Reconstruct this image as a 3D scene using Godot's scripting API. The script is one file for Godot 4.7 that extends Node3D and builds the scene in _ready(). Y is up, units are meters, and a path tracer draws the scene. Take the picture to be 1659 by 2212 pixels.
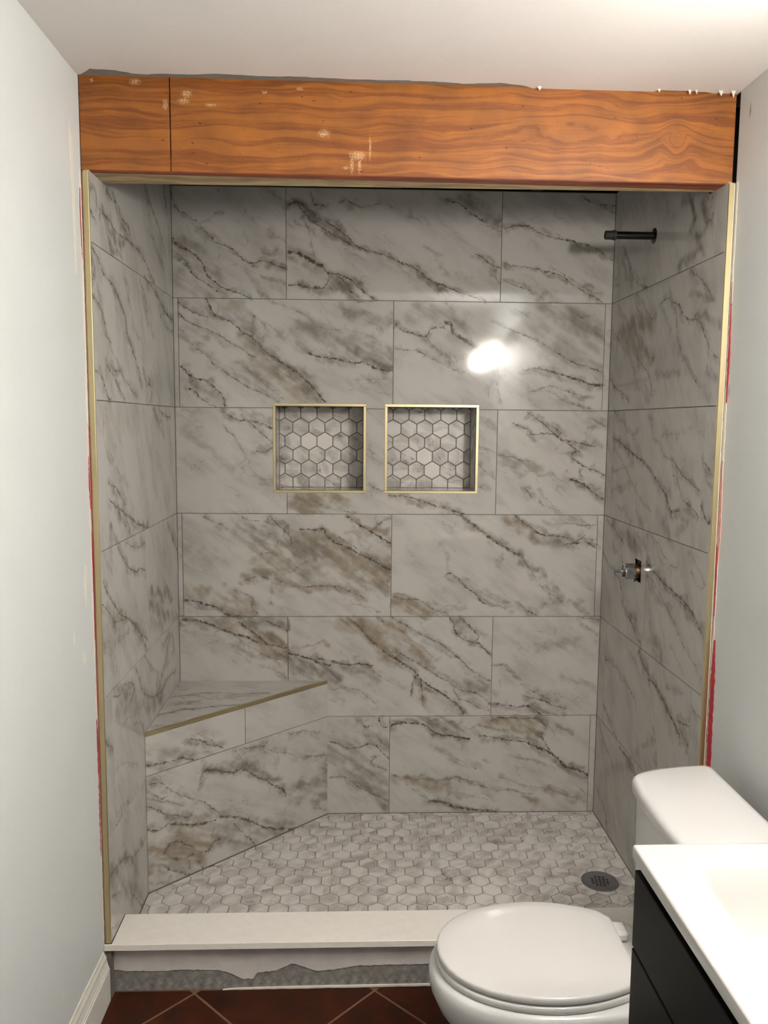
extends Node3D
# A bathroom under renovation: a marble-tiled walk-in shower under an open plywood header, toilet and vanity on the right.
# Metres; y = 0 is the bathroom floor, z = 0 the tiled back wall, +z towards the camera.

const XT := 0.7536          # tile faces of the shower's side walls at x = -XT and +XT
const XW := 0.7716          # painted room walls
const SF := 0.0624          # shower floor
const PY := 0.36792         # wall tile rows, joint to joint
const TW := 0.73368         # wall tiles along a row, joint to joint
const DEP := 0.864          # depth of the tiled side walls
const CEIL := 2.269
const GAP := 0.0011         # half a grout joint
const TT := 0.009           # tile thickness
const NICHE := [Rect2(-0.4175, 1.2405, 0.3225, 0.3102), Rect2(-0.0300, 1.2405, 0.3285, 0.3102)]   # outer edge of the brass frames, on z = 0
const GLOW_ENERGY := 0.19   # through the frosted glass, all round
const UP_ENERGY := 0.95
const DOWN_ENERGY := 0.07
const LAMPS := [Vector3(0.648, 1.885, 1.80), Vector3(0.648, 1.885, 2.07), Vector3(0.648, 1.885, 2.34)]

var rng := RandomNumberGenerator.new()
var M := {}
var used := {}

func _ready() -> void:
	rng.seed = 7
	# camera
	var cam := Camera3D.new()
	cam.name = "camera"
	cam.position = Vector3(-0.1358, 1.4855, 2.8474)
	cam.rotation = Vector3(-0.1089, -0.0370, 0.0084)
	cam.rotation_order = EULER_ORDER_YXZ
	cam.keep_aspect = Camera3D.KEEP_HEIGHT
	cam.fov = rad_to_deg(2.0 * atan(1106.0 / 1758.44))
	cam.near = 0.02
	add_child(cam)
	cam.current = true
	# environment: a closed room, no sky
	var env := Environment.new()
	env.background_mode = Environment.BG_COLOR
	env.background_color = Color.BLACK
	env.tonemap_mode = Environment.TONE_MAPPER_LINEAR
	env.tonemap_exposure = 1.21
	env.sdfgi_enabled = true
	env.ssao_enabled = true
	env.ssil_enabled = true
	var we := WorldEnvironment.new()
	we.name = "world_environment"
	we.environment = env
	add_child(we)
	# the three bulbs of the vanity light: the only lamps of the room
	for p in LAMPS:
		var l := OmniLight3D.new()
		l.name = "vanity_bulb_light"
		l.position = p + Vector3(0, -0.01, 0)
		l.light_color = Color(1.0, 1.0, 1.0)
		l.light_energy = GLOW_ENERGY
		l.light_size = 0.035
		l.omni_range = 12.0
		l.omni_attenuation = 2.0
		l.shadow_enabled = true
		add_child(l, true)
		# the bell shades are open above and below: the bulb shines up and down past the frosted glass, which glows all round
		for way in [[90.0, 0.02, UP_ENERGY, 62.0], [-90.0, -0.03, DOWN_ENERGY, 85.0]]:
			var u := SpotLight3D.new()
			u.name = "vanity_shade_light"
			u.position = p + Vector3(0, way[1], 0)
			u.rotation_degrees = Vector3(way[0], 0, 0)
			u.light_color = Color(1.0, 1.0, 1.0)
			u.light_energy = way[2]
			u.light_size = 0.035
			u.spot_range = 12.0
			u.spot_attenuation = 2.0
			u.spot_angle = way[3]
			u.spot_angle_attenuation = 1.0
			u.shadow_enabled = true
			add_child(u, true)
	materials()
	room()
	shower_back()
	shower_side(-1)
	shower_side(1)
	shower_floor()
	bench()
	curb()
	header_beam()
	toilet()
	vanity()
	fixtures()
	vanity_light()

# ------------------------------------------------------------------ helpers

func numbered(called: String) -> String:
	used[called] = used.get(called, -1) + 1
	return called if used[called] == 0 else "%s_%03d" % [called, used[called]]

func thing(called: String, label: String, category: String, at := Vector3.ZERO, kind := "", group := "") -> Node3D:
	var o := Node3D.new()
	o.name = numbered(called)
	add_child(o)
	o.position = at
	tag(o, label, category, kind, group)
	return o

func tag(o: Node, label: String, category := "", kind := "", group := "") -> void:
	if label: o.set_meta("label", label)
	if category: o.set_meta("category", category)
	if kind: o.set_meta("kind", kind)
	if group: o.set_meta("group", group)

func put(parent: Node3D, called: String, mesh: Mesh, mat: Material, at := Vector3.ZERO) -> MeshInstance3D:
	var o := MeshInstance3D.new()
	o.name = called
	o.mesh = mesh
	o.material_override = mat
	o.cast_shadow = GeometryInstance3D.SHADOW_CASTING_SETTING_ON
	o.position = at
	parent.add_child(o, true)
	return o

func begin() -> SurfaceTool:
	var st := SurfaceTool.new()
	st.begin(Mesh.PRIMITIVE_TRIANGLES)
	return st

# a triangle that faces n, front faces clockwise
func tri(st: SurfaceTool, a: Vector3, b: Vector3, c: Vector3, n: Vector3, ua := Vector2.ZERO, ub := Vector2.ZERO, uc := Vector2.ZERO) -> void:
	var flip := (b - a).cross(c - a).dot(n) > 0.0
	st.set_normal(n); st.set_uv(ua); st.add_vertex(a)
	if flip:
		st.set_normal(n); st.set_uv(uc); st.add_vertex(c)
		st.set_normal(n); st.set_uv(ub); st.add_vertex(b)
	else:
		st.set_normal(n); st.set_uv(ub); st.add_vertex(b)
		st.set_normal(n); st.set_uv(uc); st.add_vertex(c)

func quad(st: SurfaceTool, a: Vector3, b: Vector3, c: Vector3, d: Vector3, n: Vector3) -> void:
	tri(st, a, b, c, n)
	tri(st, a, c, d, n)

# an outline in the plane (o, ux, uy), pushed out to thickness t along n; uv maps the outline into an atlas rectangle
func slab(st: SurfaceTool, poly: PackedVector2Array, o: Vector3, ux: Vector3, uy: Vector3, n: Vector3, t: float, uvx := Transform2D.IDENTITY, chamfer := 0.0, back := true) -> void:
	var pl := poly
	if Geometry2D.is_polygon_clockwise(pl):
		pl = pl.duplicate()
		pl.reverse()
	if chamfer > 0.0:   # drop corners too close together to chamfer
		var tidy := PackedVector2Array()
		for p in pl:
			if tidy.is_empty() or tidy[-1].distance_to(p) > chamfer * 2.2: tidy.append(p)
		if tidy.size() > 3 and tidy[0].distance_to(tidy[-1]) <= chamfer * 2.2: tidy.remove_at(tidy.size() - 1)
		if tidy.size() >= 3: pl = tidy
	var k := pl.size()
	var top := pl
	if chamfer > 0.0:
		top = PackedVector2Array()
		for i in k:
			var e0: Vector2 = (pl[i] - pl[(i + k - 1) % k]).normalized()
			var e1: Vector2 = (pl[(i + 1) % k] - pl[i]).normalized()
			var inw := (e0.orthogonal() + e1.orthogonal()) * -1.0
			var s := inw.normalized() if inw.length() > 0.01 else Vector2.ZERO
			var q := pl[i] + s * chamfer
			if not Geometry2D.is_point_in_polygon(q, pl): q = pl[i] - s * chamfer
			top.append(q)
	var ids := Geometry2D.triangulate_polygon(top)
	if ids.is_empty():
		top = pl
		ids = Geometry2D.triangulate_polygon(top)
	for i in range(0, ids.size(), 3):
		var a := top[ids[i]]; var b := top[ids[i + 1]]; var c := top[ids[i + 2]]
		tri(st, o + ux * a.x + uy * a.y + n * t, o + ux * b.x + uy * b.y + n * t, o + ux * c.x + uy * c.y + n * t, n, uvx * a, uvx * b, uvx * c)
		if back:
			tri(st, o + ux * a.x + uy * a.y, o + ux * b.x + uy * b.y, o + ux * c.x + uy * c.y, -n, uvx * a, uvx * b, uvx * c)
	for i in k:
		var a := pl[i]; var b := pl[(i + 1) % k]
		var ta := top[i]; var tb := top[(i + 1) % k]
		var e := b - a
		if e.length() < 1e-6: continue
		var sn := (ux * e.y - uy * e.x).normalized()
		var tc := t - chamfer
		var a0 := o + ux * a.x + uy * a.y; var b0 := o + ux * b.x + uy * b.y
		tri(st, a0, b0, b0 + n * tc, sn, uvx * a, uvx * b, uvx * b)
		tri(st, a0, b0 + n * tc, a0 + n * tc, sn, uvx * a, uvx * b, uvx * a)
		if chamfer > 0.0:
			var t0 := o + ux * ta.x + uy * ta.y + n * t; var t1 := o + ux * tb.x + uy * tb.y + n * t
			var cn := (sn + n).normalized()
			tri(st, a0 + n * tc, b0 + n * tc, t1, cn, uvx * a, uvx * b, uvx * tb)
			tri(st, a0 + n * tc, t1, t0, cn, uvx * a, uvx * tb, uvx * ta)

func slab_mesh(poly: PackedVector2Array, o: Vector3, ux: Vector3, uy: Vector3, n: Vector3, t: float, uvx := Transform2D.IDENTITY, chamfer := 0.0) -> ArrayMesh:
	var st := begin()
	slab(st, poly, o, ux, uy, n, t, uvx, chamfer)
	return st.commit()

func rect(x0: float, y0: float, x1: float, y1: float) -> PackedVector2Array:
	return PackedVector2Array([Vector2(x0, y0), Vector2(x1, y0), Vector2(x1, y1), Vector2(x0, y1)])

# a box with chamfered edges
func box(st: SurfaceTool, lo: Vector3, hi: Vector3, c := 0.0) -> void:
	var mid := (lo + hi) / 2.0
	var h := (hi - lo) / 2.0
	c = minf(c, minf(h.x, minf(h.y, h.z)) * 0.9)
	for ax in 3:
		var u := (ax + 1) % 3; var v := (ax + 2) % 3
		for s in [-1.0, 1.0]:
			var n := Vector3.ZERO; n[ax] = s
			var p := []
			for q in [[-1, -1], [1, -1], [1, 1], [-1, 1]]:
				var w := Vector3.ZERO; w[ax] = s * h[ax]; w[u] = q[0] * (h[u] - c); w[v] = q[1] * (h[v] - c)
				p.append(mid + w)
			quad(st, p[0], p[1], p[2], p[3], n)
	if c <= 0.0: return
	for ax in 3:
		var u := (ax + 1) % 3; var v := (ax + 2) % 3
		for su in [-1.0, 1.0]:
			for sv in [-1.0, 1.0]:
				var n := Vector3.ZERO; n[u] = su; n[v] = sv
				var p := []
				for q in [[-1, 0], [1, 0], [1, 1], [-1, 1]]:
					var w := Vector3.ZERO; w[ax] = q[0] * (h[ax] - c)
					w[u] = su * (h[u] if q[1] == 0 else h[u] - c); w[v] = sv * (h[v] - c if q[1] == 0 else h[v])
					p.append(mid + w)
				quad(st, p[0], p[1], p[2], p[3], n.normalized())
	for sx in [-1.0, 1.0]:
		for sy in [-1.0, 1.0]:
			for sz in [-1.0, 1.0]:
				tri(st, mid + Vector3(sx * h.x, sy * (h.y - c), sz * (h.z - c)), mid + Vector3(sx * (h.x - c), sy * h.y, sz * (h.z - c)), mid + Vector3(sx * (h.x - c), sy * (h.y - c), sz * h.z), Vector3(sx, sy, sz).normalized())

func box_mesh(lo: Vector3, hi: Vector3, c := 0.0) -> ArrayMesh:
	var st := begin()
	box(st, lo, hi, c)
	return st.commit()

# rings of equally many points; sharp: bands that keep their own flat shading
func loft(rings: Array, cap0: bool, cap1: bool, sharp := []) -> ArrayMesh:
	var st := begin()
	var k: int = rings[0].size()
	var vol := 0.0
	var mid := Vector3.ZERO
	for r in rings:
		for p in r: mid += p
	mid /= float(rings.size() * k)
	for r in rings.size() - 1:
		for i in k:
			var a: Vector3 = rings[r][i] - mid; var b: Vector3 = rings[r][(i + 1) % k] - mid; var c: Vector3 = rings[r + 1][(i + 1) % k] - mid; var d: Vector3 = rings[r + 1][i] - mid
			vol += a.dot(b.cross(c)) + a.dot(c.cross(d))
	var inv := vol > 0.0     # Godot's front faces run clockwise
	var g := 0
	for r in rings.size() - 1:
		if r in sharp: g += 1
		st.set_smooth_group(g)
		for i in k:
			var a: Vector3 = rings[r][i]; var b: Vector3 = rings[r][(i + 1) % k]; var c: Vector3 = rings[r + 1][(i + 1) % k]; var d: Vector3 = rings[r + 1][i]
			for t in [[a, b, c], [a, c, d]]:
				if t[0].distance_squared_to(t[1]) < 1e-14 or t[1].distance_squared_to(t[2]) < 1e-14 or t[0].distance_squared_to(t[2]) < 1e-14: continue
				st.set_smooth_group(g); st.add_vertex(t[0])
				st.set_smooth_group(g); st.add_vertex(t[2] if inv else t[1])
				st.set_smooth_group(g); st.add_vertex(t[1] if inv else t[2])
		if r in sharp: g += 1
	for e in 2:
		if (e == 0 and not cap0) or (e == 1 and not cap1): continue
		var ring: PackedVector3Array = rings[0] if e == 0 else rings[rings.size() - 1]
		var ctr := Vector3.ZERO
		for p in ring: ctr += p
		ctr /= float(k)
		for i in k:
			var t := [ctr, ring[i], ring[(i + 1) % k]]
			var f := inv != (e == 0)
			st.set_smooth_group(900 + e); st.add_vertex(t[0])
			st.set_smooth_group(900 + e); st.add_vertex(t[2] if f else t[1])
			st.set_smooth_group(900 + e); st.add_vertex(t[1] if f else t[2])
	st.generate_normals()
	return st.commit()

# a profile of (radius, height) turned round the axis dir from at
func lathe(profile: Array, at: Vector3, dir: Vector3, k := 32, sharp := [], cap0 := true, cap1 := true) -> ArrayMesh:
	var side := dir.cross(Vector3.UP if absf(dir.y) < 0.9 else Vector3.RIGHT).normalized()
	var up := side.cross(dir).normalized()
	var rings := []
	for p in profile:
		var ring := PackedVector3Array()
		for i in k:
			var a := TAU * i / k
			ring.append(at + dir * p[1] + (side * cos(a) + up * sin(a)) * p[0])
		rings.append(ring)
	return loft(rings, cap0, cap1, sharp)

func rounded(cx: float, cz: float, hx: float, hz: float, r: float, y: float, per := 6) -> PackedVector3Array:
	var out := PackedVector3Array()
	var q := [[1, 1], [-1, 1], [-1, -1], [1, -1]]
	for c in 4:
		for i in per + 1:
			var a := PI / 2 * (c + float(i) / per)
			out.append(Vector3(cx + q[c][0] * (hx - r) + cos(a) * r, y, cz + q[c][1] * (hz - r) + sin(a) * r))
	return out

func noise(freq: float, s: int, oct := 4, kind := FastNoiseLite.TYPE_SIMPLEX_SMOOTH) -> FastNoiseLite:
	var n := FastNoiseLite.new()
	n.noise_type = kind
	n.seed = s
	n.frequency = freq
	n.fractal_octaves = oct
	return n

func plain(c: Color, rough := 0.5, metal := 0.0) -> StandardMaterial3D:
	var m := StandardMaterial3D.new()
	m.albedo_color = c
	m.roughness = rough
	m.metallic = metal
	return m

# colour that wanders a little, laid on by world position
func mottled(c: Color, amount: float, mm: float, rough: float, s: int, relief := 0.0, warm := 0.0) -> StandardMaterial3D:
	var size := 256
	var im := Image.create(size, size, false, Image.FORMAT_RGB8)
	var n := noise(1.0 / 40.0, s, 5)
	var fine := noise(0.35, s + 1, 2)
	for y in size:
		for x in size:
			# wrapped by blending the borders
			var fx := float(x) / size; var fy := float(y) / size
			var v := lerpf(lerpf(n.get_noise_2d(x, y), n.get_noise_2d(x - size, y), fx), lerpf(n.get_noise_2d(x, y - size), n.get_noise_2d(x - size, y - size), fx), fy)
			v += 0.35 * fine.get_noise_2d(x, y)
			var t := 1.0 + amount * v
			im.set_pixel(x, y, Color(c.r * t * (1.0 + warm * v), c.g * t, c.b * t * (1.0 - warm * v)))
	var m := StandardMaterial3D.new()
	m.albedo_texture = ImageTexture.create_from_image(im)
	m.uv1_triplanar = true
	m.uv1_world_triplanar = true
	m.uv1_scale = Vector3.ONE * (1000.0 / (mm * size))
	m.roughness = rough
	if relief > 0.0:
		m.heightmap_enabled = true
		m.heightmap_texture = m.albedo_texture
		m.heightmap_scale = relief
	return m

# ------------------------------------------------------------------ marble

const PPM := 0.92   # atlas pixels per millimetre

func stamp(a: PackedFloat32Array, w: int, h: int, cx: float, cy: float, r: float, s: float, clip: Rect2i, soft: bool) -> void:
	var x0 := maxi(clip.position.x, int(cx - r)); var x1 := mini(clip.end.x - 1, int(cx + r) + 1)
	var y0 := maxi(clip.position.y, int(cy - r)); var y1 := mini(clip.end.y - 1, int(cy + r) + 1)
	x0 = maxi(x0, 0); y0 = maxi(y0, 0); x1 = mini(x1, w - 1); y1 = mini(y1, h - 1)
	var rr := r * r
	for y in range(y0, y1 + 1):
		var dy := y - cy
		for x in range(x0, x1 + 1):
			var dx := x - cx
			var d := (dx * dx + dy * dy) / rr
			if d < 1.0:
				var f := 1.0 - d
				if soft: f *= f
				f *= s
				var i := y * w + x
				if a[i] < f: a[i] = f

# One atlas for a tiled face: tiles are millimetre rectangles (v up), veins are [kind, tenths of mm wide, strength, x, y, x, y ...].
# kind 0: a thin vein, 1: a grey cloudy band, 2: a tan cloudy band, 3: a bluish band
func marble(wmm: float, hmm: float, tiles: Array, veins: Array, angle: float, s: int) -> ImageTexture:
	var w := int(wmm * PPM) / 2 * 2
	var h := int(hmm * PPM) / 2 * 2
	var w2 := w / 2; var h2 := h / 2
	var core := PackedFloat32Array(); core.resize(w * h)
	var grey := PackedFloat32Array(); grey.resize(w2 * h2)
	var tan := PackedFloat32Array(); tan.resize(w2 * h2)
	var blue := PackedFloat32Array(); blue.resize(w2 * h2)
	var jit := noise(0.014, s, 3)
	var vary := noise(0.03, s + 5, 3)
	var serial := 0
	for v in veins:
		serial += 37
		var pts := PackedVector2Array()
		for i in range(3, v.size() - 1, 2): pts.append(Vector2(v[i], v[i + 1]))
		var best := Rect2(); var most := 0
		for t in tiles:
			var c := 0
			for p in pts:
				if t.has_point(p): c += 1
			if c > most: most = c; best = t
		if most == 0: continue
		var clip := Rect2i(int(best.position.x * PPM), int((hmm - best.end.y) * PPM), int(best.size.x * PPM) + 1, int(best.size.y * PPM) + 1)
		var clip2 := Rect2i(clip.position / 2, clip.size / 2 + Vector2i.ONE)
		var width: float = v[1] * 0.1 * PPM * (1.55 if v[0] == 1 or v[0] == 2 else 1.0)
		var strength: float = v[2] * 0.01
		var kind: int = v[0]
		var band: bool = kind == 1 or kind == 2 or (kind == 3 and v[1] > 60)
		var run := 0.0
		for i in pts.size() - 1:
			var p0 := pts[maxi(i - 1, 0)]; var p1 := pts[i]; var p2 := pts[i + 1]; var p3 := pts[mini(i + 2, pts.size() - 1)]
			var n := maxi(2, int(p1.distance_to(p2) * PPM / (maxf(1.0, width * 0.16) if band else 0.8)))
			var along := (p2 - p1).normalized()
			for k in n:
				var f := float(k) / n
				var p := p1.cubic_interpolate(p2, p0, p3, f)
				run += p1.distance_to(p2) / n
				var j := jit.get_noise_2d(run, serial)
				var q := p + along.orthogonal() * j * (width * 0.35 if band else 4.5)
				var px := q.x * PPM; var py := (hmm - q.y) * PPM
				var m := vary.get_noise_2d(run * 1.7, serial + 11.0)
				if band:
					var arr := grey
					if kind == 2: arr = tan
					elif kind == 3: arr = blue
					stamp(arr, w2, h2, px / 2, py / 2, maxf(1.5, width * (0.42 + 0.2 * m)), strength * (1.35 + 0.5 * m), clip2, true)
				else:
					stamp(core, w, h, px, py, maxf(0.9, width * (1.05 + 0.5 * m)), clampf(pow(strength, 1.45) * (1.25 + 0.7 * m), 0.03, 0.95), clip, false)
					if k % 3 == 0: stamp(blue if kind == 3 else grey, w2, h2, px / 2, py / 2, width * 1.6 + 3.5 + 5.0 * m, strength * (0.55 + 0.6 * m), clip2, true)
	var cloud := noise(0.006, s + 21, 5)
	var streak := noise(0.016, s + 22, 4)
	var thin := noise(0.008, s + 23, 3)
	# wander of the drawn lines, so that bands fray and veins wriggle as mineral does
	var wa := noise(0.022, s + 41, 5).get_image(w2, h2, false, false, false).get_data()
	var wb := noise(0.022, s + 42, 5).get_image(w2, h2, false, false, false).get_data()
	var fray := noise(0.055, s + 43, 4).get_image(w2, h2, false, false, false).get_data()
	var ca := cos(angle); var sa := sin(angle)
	var bytes := PackedByteArray(); bytes.resize(w2 * h2 * 3)
	bytes.fill(150)
	var n_tile := 0
	for t in tiles:
		n_tile += 1
		var off := n_tile * 913.0
		var x0 := clampi(int(t.position.x * PPM / 2), 0, w2 - 1); var x1 := clampi(int(t.end.x * PPM / 2), 0, w2 - 1)
		var y0 := clampi(int((hmm - t.end.y) * PPM / 2), 0, h2 - 1); var y1 := clampi(int((hmm - t.position.y) * PPM / 2), 0, h2 - 1)
		for y in range(y0, y1 + 1):
			var vm := y * 2.0 / PPM
			for x in range(x0, x1 + 1):
				var um := x * 2.0 / PPM
				var a := um * ca + vm * sa; var b := -um * sa + vm * ca
				var i := y * w2 + x
				var c := cloud.get_noise_2d(a * 0.6 + off, b * 1.2 + off)
				var k := streak.get_noise_2d(a * 0.35 + off, b * 1.6 - off)
				var fr := (fray[i] - 128) / 128.0
				var j := clampi(y + (wb[i] - 128) / 9, y0, y1) * w2 + clampi(x + (wa[i] - 128) / 9, x0, x1)
				var mod := clampf(0.85 + 1.05 * k + 0.45 * c + 0.5 * fr, 0.08, 1.6)
				var g := clampf(grey[j] * mod, 0.0, 1.0)
				var tn := clampf(tan[j] * mod * 1.1, 0.0, 1.0)
				var bl := clampf(blue[j] * mod, 0.0, 1.0)
				var rd := absf(thin.get_noise_2d(a * 0.5 + off * 1.7, b * 1.4))
				var vn := clampf((0.03 - rd) / 0.03, 0.0, 1.0) * clampf(0.05 + c * 0.9, 0.0, 0.35)
				var dim := clampf(0.10 + 0.50 * c + 0.22 * k + 0.08 * fr, 0.0, 0.8)
				var r := lerpf(0.712, 0.565, dim); var gr := lerpf(0.697, 0.548, dim); var bb := lerpf(0.676, 0.527, dim)
				r = lerpf(r, 0.520, tn * 0.85); gr = lerpf(gr, 0.472, tn * 0.85); bb = lerpf(bb, 0.405, tn * 0.85)
				r = lerpf(r, 0.415, g * 0.85); gr = lerpf(gr, 0.392, g * 0.85); bb = lerpf(bb, 0.360, g * 0.85)
				r = lerpf(r, 0.45, bl * 0.85); gr = lerpf(gr, 0.455, bl * 0.85); bb = lerpf(bb, 0.44, bl * 0.85)
				r = lerpf(r, 0.43, vn); gr = lerpf(gr, 0.40, vn); bb = lerpf(bb, 0.36, vn)
				bytes[i * 3] = int(r * 255); bytes[i * 3 + 1] = int(gr * 255); bytes[i * 3 + 2] = int(bb * 255)
	var im := Image.create_from_data(w2, h2, false, Image.FORMAT_RGB8, bytes)
	im.resize(w, h, Image.INTERPOLATE_BILINEAR)
	var d := im.get_data()
	var ga := noise(0.075, s + 51, 4).get_image(w, h, false, false, false).get_data()
	var gb := noise(0.075, s + 52, 4).get_image(w, h, false, false, false).get_data()
	var grain := noise(0.045, s + 53, 4).get_image(w, h, false, false, false).get_data()
	for y in h:
		for x in w:
			var i := y * w + x
			var f := core[clampi(y + (gb[i] - 128) / 20, 0, h - 1) * w + clampi(x + (ga[i] - 128) / 20, 0, w - 1)]
			if f > 0.01:
				f = clampf(f * (0.95 + (grain[i] - 128) / 128.0 * 1.5), 0.0, 0.92)
				d[i * 3] = int(lerpf(d[i * 3], 80, f)); d[i * 3 + 1] = int(lerpf(d[i * 3 + 1], 70, f)); d[i * 3 + 2] = int(lerpf(d[i * 3 + 2], 60, f))
	return ImageTexture.create_from_image(Image.create_from_data(w, h, false, Image.FORMAT_RGB8, d))

func polished(tex: Texture2D) -> StandardMaterial3D:
	var m := StandardMaterial3D.new()
	m.albedo_texture = tex
	m.roughness = 0.07
	m.metallic_specular = 0.5
	m.texture_repeat = false
	return m

func atlas_uv(wmm: float, hmm: float) -> Transform2D:   # metres on the face to atlas uv
	return Transform2D(Vector2(1000.0 / wmm, 0), Vector2(0, -1000.0 / hmm), Vector2(0, 1))

# ------------------------------------------------------------------ materials

func materials() -> void:
	M.paint = mottled(Color(0.80, 0.812, 0.808), 0.02, 6.0, 0.55, 3, 0.02)
	M.paint_ceiling = mottled(Color(0.87, 0.85, 0.835), 0.02, 6.0, 0.8, 4, 0.02)
	M.board = mottled(Color(0.52, 0.50, 0.48), 0.10, 1.2, 0.95, 5, 0.03)
	M.spackle = mottled(Color(0.86, 0.84, 0.79), 0.05, 0.8, 0.9, 6, 0.05)
	M.red = mottled(Color(0.66, 0.13, 0.20), 0.22, 0.6, 0.5, 7, 0.05)
	M.pink = mottled(Color(0.82, 0.60, 0.56), 0.16, 0.6, 0.8, 8, 0.05)
	M.grout = mottled(Color(0.42, 0.40, 0.37), 0.08, 0.8, 0.9, 9)
	M.grout_light = mottled(Color(0.45, 0.42, 0.39), 0.08, 0.8, 0.9, 10)
	M.quartz = mottled(Color(0.885, 0.865, 0.835), 0.03, 0.8, 0.3, 11)
	M.mortar = mottled(Color(0.78, 0.755, 0.74), 0.07, 1.6, 0.9, 12, 0.06)
	M.felt = mottled(Color(0.50, 0.485, 0.465), 0.38, 0.5, 0.95, 13, 0.10)
	M.floor_tile = mottled(Color(0.215, 0.105, 0.055), 0.30, 2.2, 0.35, 14, 0.02, 0.2)
	M.floor_grout = mottled(Color(0.44, 0.32, 0.24), 0.12, 0.8, 0.9, 15)
	M.trim_white = mottled(Color(0.84, 0.83, 0.79), 0.05, 1.0, 0.45, 16, 0.02)
	M.brass = plain(Color(0.80, 0.745, 0.585), 0.38, 1.0)
	M.porcelain = plain(Color(0.80, 0.798, 0.79), 0.06)
	M.porcelain.metallic_specular = 0.55
	M.plastic = plain(Color(0.795, 0.788, 0.775), 0.09)
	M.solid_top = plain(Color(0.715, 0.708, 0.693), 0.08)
	M.black = mottled(Color(0.075, 0.07, 0.066), 0.05, 1.5, 0.38, 17)
	M.added_joist = mottled(Color(0.20, 0.15, 0.11), 0.2, 2.0, 0.9, 40)  # dark tone of the added shower framing, keeps bounce light down
	M.floor_tile.metallic_specular = 0.3
	M.floor_tile.roughness = 0.45
	M.black.metallic_specular = 0.22
	M.black.roughness = 0.5
	M.void = plain(Color(0.02, 0.02, 0.02), 0.9)
	M.chrome = plain(Color(0.75, 0.75, 0.76), 0.12, 1.0)
	M.copper = plain(Color(0.58, 0.44, 0.33), 0.35, 1.0)
	M.black_metal = plain(Color(0.03, 0.03, 0.035), 0.25)
	M.dusty = mottled(Color(0.14, 0.135, 0.12), 0.7, 0.4, 0.7, 18)
	M.steel = mottled(Color(0.41, 0.405, 0.40), 0.18, 0.7, 0.42, 19)
	M.steel.metallic = 0.3
	M.lumber = wood(1540, 60, Color(0.78, 0.69, 0.53), Color(0.60, 0.50, 0.36), 31, false)
	M.ply = wood(1540, 214, Color(0.585, 0.352, 0.120), Color(0.465, 0.250, 0.070), 32, true)
	M.ply_edge = wood(1540, 60, Color(0.60, 0.29, 0.13), Color(0.44, 0.185, 0.08), 33, false)
	M.hex = []
	for i in 3: M.hex.append(hex_marble(60 + i))
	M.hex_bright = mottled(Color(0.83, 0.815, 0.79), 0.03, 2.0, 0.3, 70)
	M.hex_gloss = M.hex[1].duplicate()
	M.hex_gloss.roughness = 0.12
	M.hex_gloss.texture_repeat = true

func hex_marble(s: int) -> StandardMaterial3D:
	var size := 400
	var im := Image.create(size, size, false, Image.FORMAT_RGB8)
	var cloud := noise(0.010, s, 4)
	var streak := noise(0.012, s + 1, 5)
	for y in size:
		for x in size:
			var a := x * 0.80 - y * 0.60; var b := x * 0.60 + y * 0.80
			var c := cloud.get_noise_2d(x, y)
			var k := streak.get_noise_2d(a * 0.45, b * 1.5)
			var vein := clampf((0.045 - absf(streak.get_noise_2d(a * 0.35 + 900.0, b * 1.1))) / 0.045, 0.0, 1.0) * clampf(c * 2.4, 0.0, 1.0)
			var dim := clampf(0.24 + 0.75 * k + 0.55 * c, 0.0, 1.0)
			var f := Color(0.80, 0.785, 0.765).lerp(Color(0.57, 0.545, 0.52), dim).lerp(Color(0.36, 0.335, 0.315), vein * 0.9)
			im.set_pixel(x, y, f)
	var m := StandardMaterial3D.new()
	m.albedo_texture = ImageTexture.create_from_image(im)
	m.roughness = 0.35
	return m

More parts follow.
